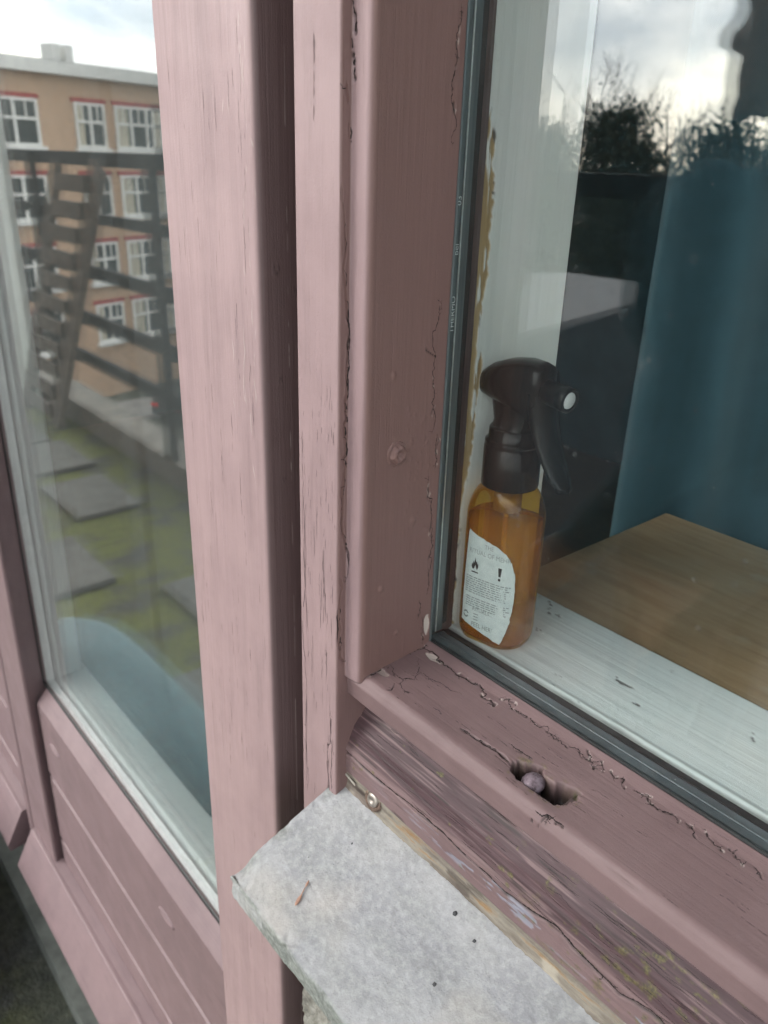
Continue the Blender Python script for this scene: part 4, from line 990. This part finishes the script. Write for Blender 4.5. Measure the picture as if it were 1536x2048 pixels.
q = NM('mossy_concrete'); o = q.obj()
n1 = q.noise(o, 5.5, 6, .62); n2 = q.noise(o, 40, 5, .6)
c = q.ramp(n2, [(.3, (.022, .025, .023)), (.7, (.075, .08, .073))])
ms = q.ramp(n2, [(.3, (.042, .056, .010)), (.7, (.165, .19, .028))])
mossf = q.ramp(n1, [(.38, 0.), (.52, .95)])
sx = q.n('ShaderNodeSeparateXYZ', {0: o}).outputs['Y']
c = q.mix(q.math('MULTIPLY', mossf, q.ramp(sx, [(0., 1.), (.17, .12)])), c, ms)
M['mossy'] = q.done(q.bsdf(c, .95, q.bump(q.noise(o, 130, 5), 1., .006)))
structure(box('balcony_floor', -6.5, 2.5, -.98, .30, -1.45, -1.3, M['mossy']))
slabm = simple('grey_paving', (.11, .115, .108), .9, .3, 14, .6, .002)
fl_o = bpy.data.objects['balcony_floor']; rs = random.Random(4)
for i in range(9):
    for j in range(2):
        x = -4.6 + i * .52 + rs.uniform(-.05, .05); y = -.50 + j * .36 + rs.uniform(-.03, .03)
        if rs.random() < .62: continue
        s_ = box('paving_slab', x - .20, x + .20, y - .13, y + .13, -1.299, -1.283 + rs.uniform(0, .006), slabm, None, .006); s_.parent = fl_o
kb = structure(box('balcony_kerb', -6.5, 2.5, -.98, -.82, -1.299, -1.185, simple('kerb_concrete', (.17, .16, .14), .9, .3, 10, .5, .003)))

structure(box('balcony_slab_above', -4.1, 3.1, -1.0, .2615, 1.42, 1.62, simple('slab_soffit', (.30, .30, .29), .9)))
# railing
M['iron'] = simple('black_iron', (.014, .015, .017), .9, .3, 40, .3, .001)
rl = thing('balcony_railing', 'black slatted metal balcony railing mirrored in the door glass', 'railing', (-3.5, -.86, -1.19))
for z0, z1 in ((-.0640, -.0090), (-.294, -.251), (-.538, -.480), (-.767, -.704), (-.970, -.906)): box('rail', -6.4, -2.945, -.875, -.850, z0, z1, M['iron'], rl, .004)
for x in (-3.000, -4.30, -5.6): box('post', x - .034, x + .034, -.8495, -.815, -1.1845, -.010, M['iron'], rl, .003)
rl2 = thing('top_railing', 'open black railing section with a single rounded top bar, mirrored faintly in the window', 'railing', (-1.0, -.86, -1.19))
box('rail', -2.935, 2.2, -.875, -.845, -.0600, -.0120, M['iron'], rl2, .010)
for x in (-1.6, -.2, 1.2): box('post', x - .02, x + .02, -.895, -.876, -1.1845, -.012, M['iron'], rl2, .003)
# leaning slatted wooden frame
tr = thing('slatted_frame', 'weathered wooden slatted frame leaning on the balcony railing', 'trellis', (-4.0, -.78, -1.29))
oldwood = simple('old_grey_wood', (.085, .070, .058), .85, .35, 20, .6, .002)
def plank(name, p0, p1, w, t, mat, parent):
    p0, p1 = Vector(p0), Vector(p1); d = (p1 - p0); L = d.length; zx = d.normalized(); ax = Vector((0, 1, 0)); sx_ = zx.cross(ax).normalized(); ay = sx_.cross(zx)
    bm_ = box_bm(-w / 2, w / 2, -t / 2, t / 2, 0, L, .002); R4 = Matrix((sx_, ay, zx)).transposed().to_4x4(); R4.translation = p0
    bmesh.ops.transform(bm_, matrix=R4, verts=bm_.verts); return keep(bm_obj(name, bm_, mat), parent)
PL0, PL1 = Vector((-4.50, -.72, -1.285)), Vector((-3.95, -.835, -.060)); PR0, PR1 = Vector((-4.08, -.72, -1.285)), Vector((-3.48, -.835, -.060))
plank('upright', PL0, PL1, .075, .03, oldwood, tr); plank('upright', PR0, PR1, .12, .03, simple('paler_grey_wood', (.15, .13, .115), .85, .3, 20, .5, .002), tr)
for k in range(11):
    t = .06 + .088 * k; plank('slat', PL0.lerp(PL1, t) + Vector((.02, .028, 0)), PR0.lerp(PR1, t) + Vector((-.02, .028, 0)), .068, .018, oldwood, tr)
# white end screen
scn = box('balcony_screen', -5.05, -4.50, -.80, -.765, -1.299, .40, simple('white_screen', (.55, .60, .58), .5, .1, 6), None, .005)
tag(scn, 'pale upright screen panel at the far end of the balcony', 'screen')
# teal floor cushion in front of the door
b = bmesh.new(); bmesh.ops.create_uvsphere(b, u_segments=64, v_segments=32, radius=1)
for v in b.verts:
    e_ = lambda t, p: math.copysign(abs(t) ** p, t)
    x, y, z = e_(v.co.x, .8), e_(v.co.y, .8), e_(v.co.z, .85)
    k = 1 + .03 * math.sin(x * 7 + z * 4) * math.cos(y * 5)
    v.co = Vector((-1.50 + .46 * x * k, .01 + .125 * y * k, -1.19 + .108 * z * k))
q = NM('teal_fleece'); o = q.obj()
tl = q.done(q.bsdf(q.ramp(q.noise(o, 60, 5), [(.3, (.02, .085, .105)), (.7, (.045, .165, .20))]), .95, q.bump(q.noise(o, 300, 4), 1., .004), Sheen_Weight=.5))
tag(bm_obj('floor_cushion', b, tl, None, True), 'teal fleece floor cushion on the balcony, mirrored low in the door glass', 'cushion')

# ================================================================== PERSON mirrored in the window
def blob(bm, c, r, rot=None, seg=20):
    t = bmesh.new(); bmesh.ops.create_uvsphere(t, u_segments=seg, v_segments=seg // 2 + 2, radius=1)
    for v in t.verts:
        p = Vector((v.co.x * r[0], v.co.y * r[1], v.co.z * r[2]))
        if rot is not None: p = rot @ p
        v.co = p + Vector(c)
    me = bpy.data.meshes.new('t'); t.to_mesh(me); t.free(); bm.from_mesh(me); bpy.data.meshes.remove(me)
def limb(bm, a, c, ra, rc, n=9):
    a, c = Vector(a), Vector(c)
    for k in range(n + 1):
        t = k / n; rr = ra + (rc - ra) * t; blob(bm, a.lerp(c, t), (rr, rr, rr), None, 14)
b = bmesh.new()
PX, PY = -.478, -.42                                    # stands sideways on to the window, facing along the facade
head = Vector((PX - .010, PY, .175))
blob(b, head + Vector((.012, 0, .025)), (.095, .076, .100)); blob(b, head + Vector((-.028, 0, -.035)), (.066, .058, .085))
blob(b, head + Vector((-.098, 0, -.030)), (.022, .013, .016)); blob(b, head + Vector((-.088, 0, -.010)), (.013, .010, .030)); blob(b, head + Vector((-.086, 0, .030)), (.014, .05, .014))
blob(b, head + Vector((-.086, 0, -.066)), (.012, .022, .008)); blob(b, head + Vector((-.084, 0, -.080)), (.012, .021, .008)); blob(b, head + Vector((-.078, 0, -.108)), (.020, .024, .017))
for s in (-1, 1): blob(b, head + Vector((.010, s * .076, -.015)), (.018, .008, .030)); blob(b, head + Vector((-.075, s * .030, .005)), (.012, .014, .009))
limb(b, head + Vector((.025, 0, -.08)), (PX + .02, PY, .0), .054, .058)
limb(b, (PX - .03, PY - .15, -.070), (PX - .03, PY + .15, -.070), .070, .070); limb(b, (PX - .035, PY - .09, -.14), (PX - .035, PY + .09, -.14), .098, .098)
limb(b, (PX - .02, PY - .07, -.30), (PX - .02, PY + .07, -.30), .10, .10); limb(b, (PX, PY - .075, -.47), (PX, PY + .075, -.47), .108, .108)
for s in (-1, 1):
    limb(b, (PX, PY + s * .085, -.50), (PX - .01, PY + s * .085, -.88), .082, .056); limb(b, (PX - .01, PY + s * .085, -.88), (PX + .02, PY + s * .085, -1.23), .055, .040)
    limb(b, (PX + .02, PY + s * .085, -1.255), (PX - .14, PY + s * .095, -1.268), .042, .030)
    el = Vector((PX + .05, PY + s * .235, -.28)); wr = Vector((PX - .10, PY + s * .20, -.47))
    limb(b, (PX, PY + s * .185, -.04), el, .052, .042); limb(b, el, wr, .041, .029); d_ = (wr - el).normalized(); pm = wr + d_ * .045
    blob(b, pm, (.036, .020, .042))
    for f_ in range(4):
        base = pm + d_ * .030 + Vector((-.020 + .013 * f_, 0, 0)); tip = base + d_ * (.030 + .008 * (1.5 - abs(f_ - 1.4))) + Vector((0, -s * .004, -.02)); limb(b, base, tip, .0085, .007, 5)
    limb(b, pm + Vector((-.030, 0, .012)), pm + Vector((-.052, -s * .006, -.022)), .0095, .008, 5)
me = bpy.data.meshes.new('person'); b.to_mesh(me); b.free(); tmp = bpy.data.objects.new('tmp_person', me); COL.objects.link(tmp)
rm = tmp.modifiers.new('r', 'REMESH'); rm.mode = 'VOXEL'; rm.voxel_size = .008; rm.use_smooth_shade = True
sm = tmp.modifiers.new('s', 'SMOOTH'); sm.iterations = 3; sm.factor = .5
dg = bpy.context.evaluated_depsgraph_get(); me2 = bpy.data.meshes.new_from_object(tmp.evaluated_get(dg)); bpy.data.objects.remove(tmp)
per = bpy.data.objects.new('person', me2); COL.objects.link(per)
me2.materials.clear()
fleece = simple('teal_fleece_jacket', (.035, .13, .17), .95, .3, 40, .8, .004); skin = simple('skin', (.55, .36, .27), .5, .08, 20, .1); jeans = simple('dark_jeans', (.02, .028, .05), .85, .2, 60); shoe = simple('dark_shoes', (.02, .02, .02), .5)
for m_ in (fleece, skin, jeans, shoe): me2.materials.append(m_)
for p in me2.polygons:
    c_ = p.center; z = c_.z; hand = z < -.475 and abs(c_.y - PY) > .155
    p.material_index = 1 if (z > .055 or hand) else 3 if z < -1.215 else 2 if (z < -.49) else 0
tag(per, 'person in a teal fleece seen in profile, mirrored as a dark shape in the window', 'person')
b = bmesh.new(); blob(b, head + Vector((.030, 0, .040)), (.096, .086, .098)); blob(b, head + Vector((.055, 0, -.02)), (.066, .080, .10))
hr = bm_obj('hair', b, simple('brown_hair', (.035, .022, .014), .6, .4, 50, .8, .004), None, True); keep(hr, per)

# ================================================================== BEYOND THE BALCONY (seen in the glass)
GZ = -9.8
q = NM('asphalt_and_verge'); o = q.obj()
structure(box('ground', -260, 260, -260, .25, GZ - .5, GZ, q.done(q.bsdf(q.ramp(q.noise(o, .12, 4), [(.4, (.05, .05, .052)), (.6, (.075, .08, .06))]), .9))))
structure(box('pavement', -32.2, -29.6, -60, 20, GZ, GZ + .13, simple('paving_far', (.26, .25, .24), .9, .2, 2)))
# brick apartment block across the street: s runs along the facade, z up
U = Vector((-.2994, -.9541, 0)).normalized(); Nf = Vector((.9541, -.2994, 0)).normalized(); P1 = Vector((-32.62, -9.03, 0))
ab = thing('apartment_block', 'orange brick apartment block with white sash windows mirrored in the door glass', 'building', (P1.x, P1.y, GZ))
def fb(name, s0, s1, d0, d1, z0, z1, mat, parent):
    bm_ = box_bm(s0, s1, d0, d1, z0, z1); R4 = Matrix((U, Nf, Vector((0, 0, 1)))).transposed().to_4x4(); R4.translation = P1
    bmesh.ops.transform(bm_, matrix=R4, verts=bm_.verts); bmesh.ops.reverse_faces(bm_, faces=bm_.faces)
    o_ = bm_obj(name, bm_, mat); keep(o_, parent if parent.parent is None and parent.type == 'EMPTY' else parent); return o_
q = NM('orange_brick'); bt = q.n('ShaderNodeTexBrick', {'Vector': q.n('ShaderNodeMapping', {'Vector': q.tc.outputs['Object'], 'Rotation': (math.radians(90), 0, math.radians(72.6))}).outputs[0], 'Color1': (.58, .40, .27), 'Color2': (.52, .34, .22), 'Mortar': (.52, .44, .36), 'Scale': 5.5, 'Mortar Size': .012})
obrick = q.done(q.bsdf(q.mix(q.ramp(q.noise(q.obj(), 1.5, 3), [(.3, 0.), (.8, .3)]), bt.outputs['Color'], (.44, .27, .17)), .9))
fb('wall', -16, 34, -9, 0, GZ, 2.45, obrick, ab); whitef = simple('white_joinery', (.74, .74, .71), .6, .05, 3)
fb('cornice', -16.4, 34.4, -9.3, .45, 2.46, 2.88, whitef, ab); fb('roof', -16, 34, -9, -.6, 2.9, 3.0, simple('roof_felt', (.08, .08, .085), .9), ab)
for s in (4.0, 4.6, 16.2): fb('chimney', s, s + .35, -2.5, -1.8, 3.01, 3.7, whitef, ab)
redm = simple('red_lintel', (.36, .07, .06), .8); panem = NM('dark_pane'); panem = panem.done(panem.bsdf((.055, .065, .065), .08)); blindm = simple('pale_blind', (.5, .46, .36), .8)
first = {}
def window(s0, s1, z0, z1, parts):
    key = (round(s1 - s0, 2), round(z1 - z0, 2), parts)
    if key not in first:
        b = bmesh.new(); fw = .10
        for a0, a1, c0, c1 in ((s0, s1, z1 - fw, z1), (s0, s1, z0, z0 + fw), (s0, s0 + fw, z0 + fw, z1 - fw), (s1 - fw, s1, z0 + fw, z1 - fw)): box_bm(a0, a1, .02, .10, c0, c1, bm=b)
        zt = z0 + (z1 - z0) * .58; box_bm(s0 + fw, s1 - fw, .02, .10, zt - .05, zt + .05, bm=b)
        for k in range(1, parts):
            x = s0 + (s1 - s0) * k / parts; box_bm(x - .05, x + .05, .021, .099, z0 + fw, z1 - fw, bm=b)
        for k in range(parts):                      # small upper lights
            x = s0 + (s1 - s0) * (k + .5) / parts; box_bm(x - .02, x + .02, .03, .08, zt + .05, z1 - fw, bm=b)
        box_bm(s0 - .12, s1 + .12, .02, .24, z0 - .14, z0 - .001, bm=b)
        R4 = Matrix((U, Nf, Vector((0, 0, 1)))).transposed().to_4x4(); R4.translation = P1
        bmesh.ops.transform(b, matrix=R4, verts=b.verts); w = keep(bm_obj('window_frame', b, whitef), ab)
        p = fb('pane', s0 + .02, s1 - .02, .005, .03, z0 + .02, z1 - .02, panem, ab); p.parent = w; p.matrix_parent_inverse = Matrix()
        l_ = fb('lintel', s0 - .1, s1 + .1, .006, .06, z1 + .002, z1 + .16, redm, ab); l_.parent = w; l_.matrix_parent_inverse = Matrix()
        c_ = fb('net_curtain', s0 + .1, s0 + .1 + (s1 - s0) * .22, .032, .05, z0 + .1, z1 - .1, blindm, ab); c_.parent = w; c_.matrix_parent_inverse = Matrix()
        first[key] = (w, s0, z0); return
    w0, a, c = first[key]; off = U * (s0 - a) + Vector((0, 0, z0 - c))
    w = w0.copy(); COL.objects.link(w); w.parent = ab; w.matrix_parent_inverse = w0.matrix_parent_inverse; w.location = w0.location + off
    for ch in w0.children:
        k = ch.copy(); COL.objects.link(k); k.parent = w; k.matrix_parent_inverse = ch.matrix_parent_inverse
for z0, z1 in ((.05, 1.62), (-2.50, -.72), (-5.02, -3.50), (-7.45, -6.0)):
    hgt = 1.57
    for bay in range(-2, 4):
        s = bay * 8.35
        for a0, a1, pn in ((-1.3, 1.65, 3), (3.25, 4.65, 2), (5.15, 7.55, 3)): window(s + a0, s + a1, z0, z0 + hgt, pn)
# parked cars on the street below
def car(name, s, d, col, label):
    c0 = P1 + U * s + Nf * d; t = thing(name, label, 'car', (c0.x, c0.y, GZ), 'cars parked along the street')
    R4 = Matrix((U, Nf, Vector((0, 0, 1)))).transposed().to_4x4(); R4.translation = (c0.x, c0.y, GZ)
    def put(nm, b, m, sm_=False):
        bmesh.ops.transform(b, matrix=R4, verts=b.verts); o_ = bm_obj(nm, b, m, None, sm_); return keep(o_, t)
    pm = NM('car_paint'); pm = pm.done(pm.bsdf(col, .3, None, Coat_Weight=.6))
    def hull(prof, w, taper=1.):
        b = bmesh.new(); A = [b.verts.new((x, -w * (taper if z > .95 else 1), z)) for x, z in prof]; B = [b.verts.new((x, w * (taper if z > .95 else 1), z)) for x, z in prof]; n = len(prof)
        b.faces.new(A); b.faces.new(B[::-1])
        for k in range(n): b.faces.new((A[k], B[k], B[(k + 1) % n], A[(k + 1) % n]))
        bmesh.ops.recalc_face_normals(b, faces=b.faces); bmesh.ops.bevel(b, geom=list(b.edges), offset=.06, segments=2, affect='EDGES'); return b
    put('body', hull([(-2.1, .30), (2.1, .30), (2.12, .62), (1.95, .80), (1.05, .92), (-1.75, .95), (-2.1, .80)], .86), pm)
    put('cabin', hull([(1.05, .90), (.35, 1.38), (-1.25, 1.42), (-1.85, .92)], .80, .82), panem)
    put('roof', box_bm(-1.15, .30, -.60, .60, 1.385, 1.45, .03), pm)
    for x in (-1.3, 1.3):
        for y in (-.80, .80):
            b = bmesh.new(); lathe(b, [(.10, -.10), (.31, -.10), (.33, -.06), (.33, .06), (.31, .10), (.10, .10)], Matrix.Translation((x, y, .33)) @ Matrix.Rotation(math.radians(90), 4, 'X'), 20); put('wheel', b, M['rubber'])
    for y in (-.62, .62): put('tail_light', box_bm(-2.16, -2.08, y - .16, y + .16, .66, .80, .01), simple('red_lens', (.6, .02, .02), .2)); put('headlight', box_bm(2.04, 2.12, y - .16, y + .16, .60, .74, .01), simple('clear_lens', (.8, .8, .8), .1))
car('parked_car', 4.2, 5.0, (.015, .016, .018), 'black parked car in the street, mirrored small in the door glass')
car('parked_car', 9.2, 5.2, (.45, .47, .50), 'silver parked car in the street, mirrored small in the door glass')
# low building with a pale flat roof
lb = thing('low_building', 'low building with a pale flat roof mirrored in the window', 'building', (-11.5, -21, GZ))
rp_ = [(-9.2, -7.5), (-11.6, -19.5), (-15.4, -19.3), (-16.2, -15), (-16.2, -7.5)]
prism('wall', [(x * .995, y) for x, y in rp_], GZ, -3.05, 'z', simple('dark_render', (.05, .06, .07), .9), lb); prism('roof', rp_, -3.045, -2.90, 'z', simple('pale_roof_gravel', (.24, .24, .25), .9, .08, 3), lb)

# trees
def leaf_cloud(name, pts, size, mat, seed):
    r = np.random.default_rng(seed); n = len(pts); c = np.asarray(pts); a = r.normal(size=(n, 3)); a /= np.linalg.norm(a, axis=1)[:, None]; t = r.normal(size=(n, 3)); t -= (t * a).sum(1)[:, None] * a; t /= np.linalg.norm(t, axis=1)[:, None]; bt_ = np.cross(a, t)
    s = size * r.uniform(.6, 1.4, (n, 1)); V = np.stack([c - t * s, c - bt_ * s * .5, c + t * s, c + bt_ * s * .5], 1).reshape(-1, 3)
    return mesh_obj(name, V, np.arange(4 * n).reshape(-1, 4), mat)
def branches(start, direc, length, rad, depth, r, segs):
    p = Vector(start); d = Vector(direc).normalized(); n = 4
    for k in range(n):
        q_ = p + d * length / n; segs.append((p.copy(), q_.copy(), rad * (1 - .5 * k / n), rad * (1 - .5 * (k + 1) / n))); p = q_
        d = (d + Vector((r.gauss(0, .10), r.gauss(0, .10), r.gauss(.03, .06)))).normalized()
        if depth > 0 and k >= 1:
            for _ in range(2 if depth > 1 else 3):
                e_ = (d + Vector((r.gauss(0, .65), r.gauss(0, .65), r.gauss(.25, .35)))).normalized(); branches(p, e_, length * r.uniform(.45, .68), rad * .45, depth - 1, r, segs)
def tube_mesh(name, segs, mat, side=5):
    V = []; Fq = []
    for a, c, ra, rc in segs:
        z = (c - a).normalized(); x = z.orthogonal().normalized(); y = z.cross(x); i0 = len(V)
        for p, rr in ((a, ra), (c, rc)):
            for k in range(side): t = 2 * math.pi * k / side; V.append(tuple(p + (x * math.cos(t) + y * math.sin(t)) * rr))
        for k in range(side): Fq.append([i0 + k, i0 + (k + 1) % side, i0 + side + (k + 1) % side, i0 + side + k])
    return mesh_obj(name, V, Fq, mat, None, True)
bark = simple('bark', (.05, .042, .034), .95, .3, 8); ever = simple('evergreen_leaves', (.022, .034, .018), .8, .4, 2, 0)
def bare_tree(x, y, h, seed, label):
    t = thing('bare_tree', label, 'tree', (x, y, GZ), 'bare winter trees beyond the balcony'); r = random.Random(seed); segs = []
    base = Vector((x, y, GZ)); segs.append((base, base + Vector((0, 0, h * .35)), h * .022, h * .018)); tr_ = tube_mesh('trunk', segs, bark, 10); keep(tr_, t); segs = []
    for k in range(7): branches(base + Vector((0, 0, h * (.22 + .02 * k))), (r.gauss(0, .5), r.gauss(0, .5), 1), h * .36, h * .009, 3, r, segs)
    keep(tube_mesh('crown', segs, bark, 3), t)
def evergreen(x, y, h, w, seed, label):
    t = thing('evergreen_tree', label, 'tree', (x, y, GZ), 'evergreens beyond the balcony'); r = np.random.default_rng(seed); base = Vector((x, y, GZ))
    keep(tube_mesh('trunk', [(base, base + Vector((0, 0, h * .8)), h * .025, h * .006)], bark, 8), t)
    cl = []
    for _ in range(130):
        zz = r.uniform(.06, 1.0); rad = w * (1 - zz) ** .55 * (0.75 + .25 * r.random()); a = r.uniform(0, 6.283); c0 = np.array([x + rad * math.cos(a) * r.uniform(.4, 1), y + rad * math.sin(a) * r.uniform(.4, 1), GZ + h * zz]); cl.append(c0 + r.normal(size=(130, 3)) * [w * .15, w * .15, h * .03])
    keep(leaf_cloud('crown', np.concatenate(cl), .105, ever, seed), t)
lbl = ['tall bare winter tree at the middle of the window reflection', 'bare winter tree farther along the reflected skyline', 'slimmer bare winter tree near the mirrored person', 'bare winter tree partly hidden by the white inner reveal']
for i, (x, y, h) in enumerate(((-23.0, -31.5, 14.2), (-30.0, -33.0, 12.0), (-17.5, -33.0, 12.6), (-34.0, -30.0, 11.8))): bare_tree(x, y, h, 40 + i, lbl[i])
el_ = ['broad dark evergreen behind the flat roof', 'dark evergreen with a ragged top beside the bare tree', 'low dark evergreen closing the reflected hedge line', 'evergreen mass near the far end of the flat roof', 'dark evergreen farthest along the reflected street', 'rounded evergreen close behind the pale roof', 'evergreen standing towards the mirrored person']
for i, (x, y, h, w) in enumerate(((-21, -29, 11.6, 3.6), (-25.5, -29.5, 11.0, 3.4), (-17, -30, 11.0, 3.8), (-13, -31, 10.6, 3.6), (-30.5, -29, 10.4, 3.6), (-19, -27.5, 10.2, 3.0), (-9, -31, 11.4, 4.0))): evergreen(x, y, h, w, 70 + i, el_[i])
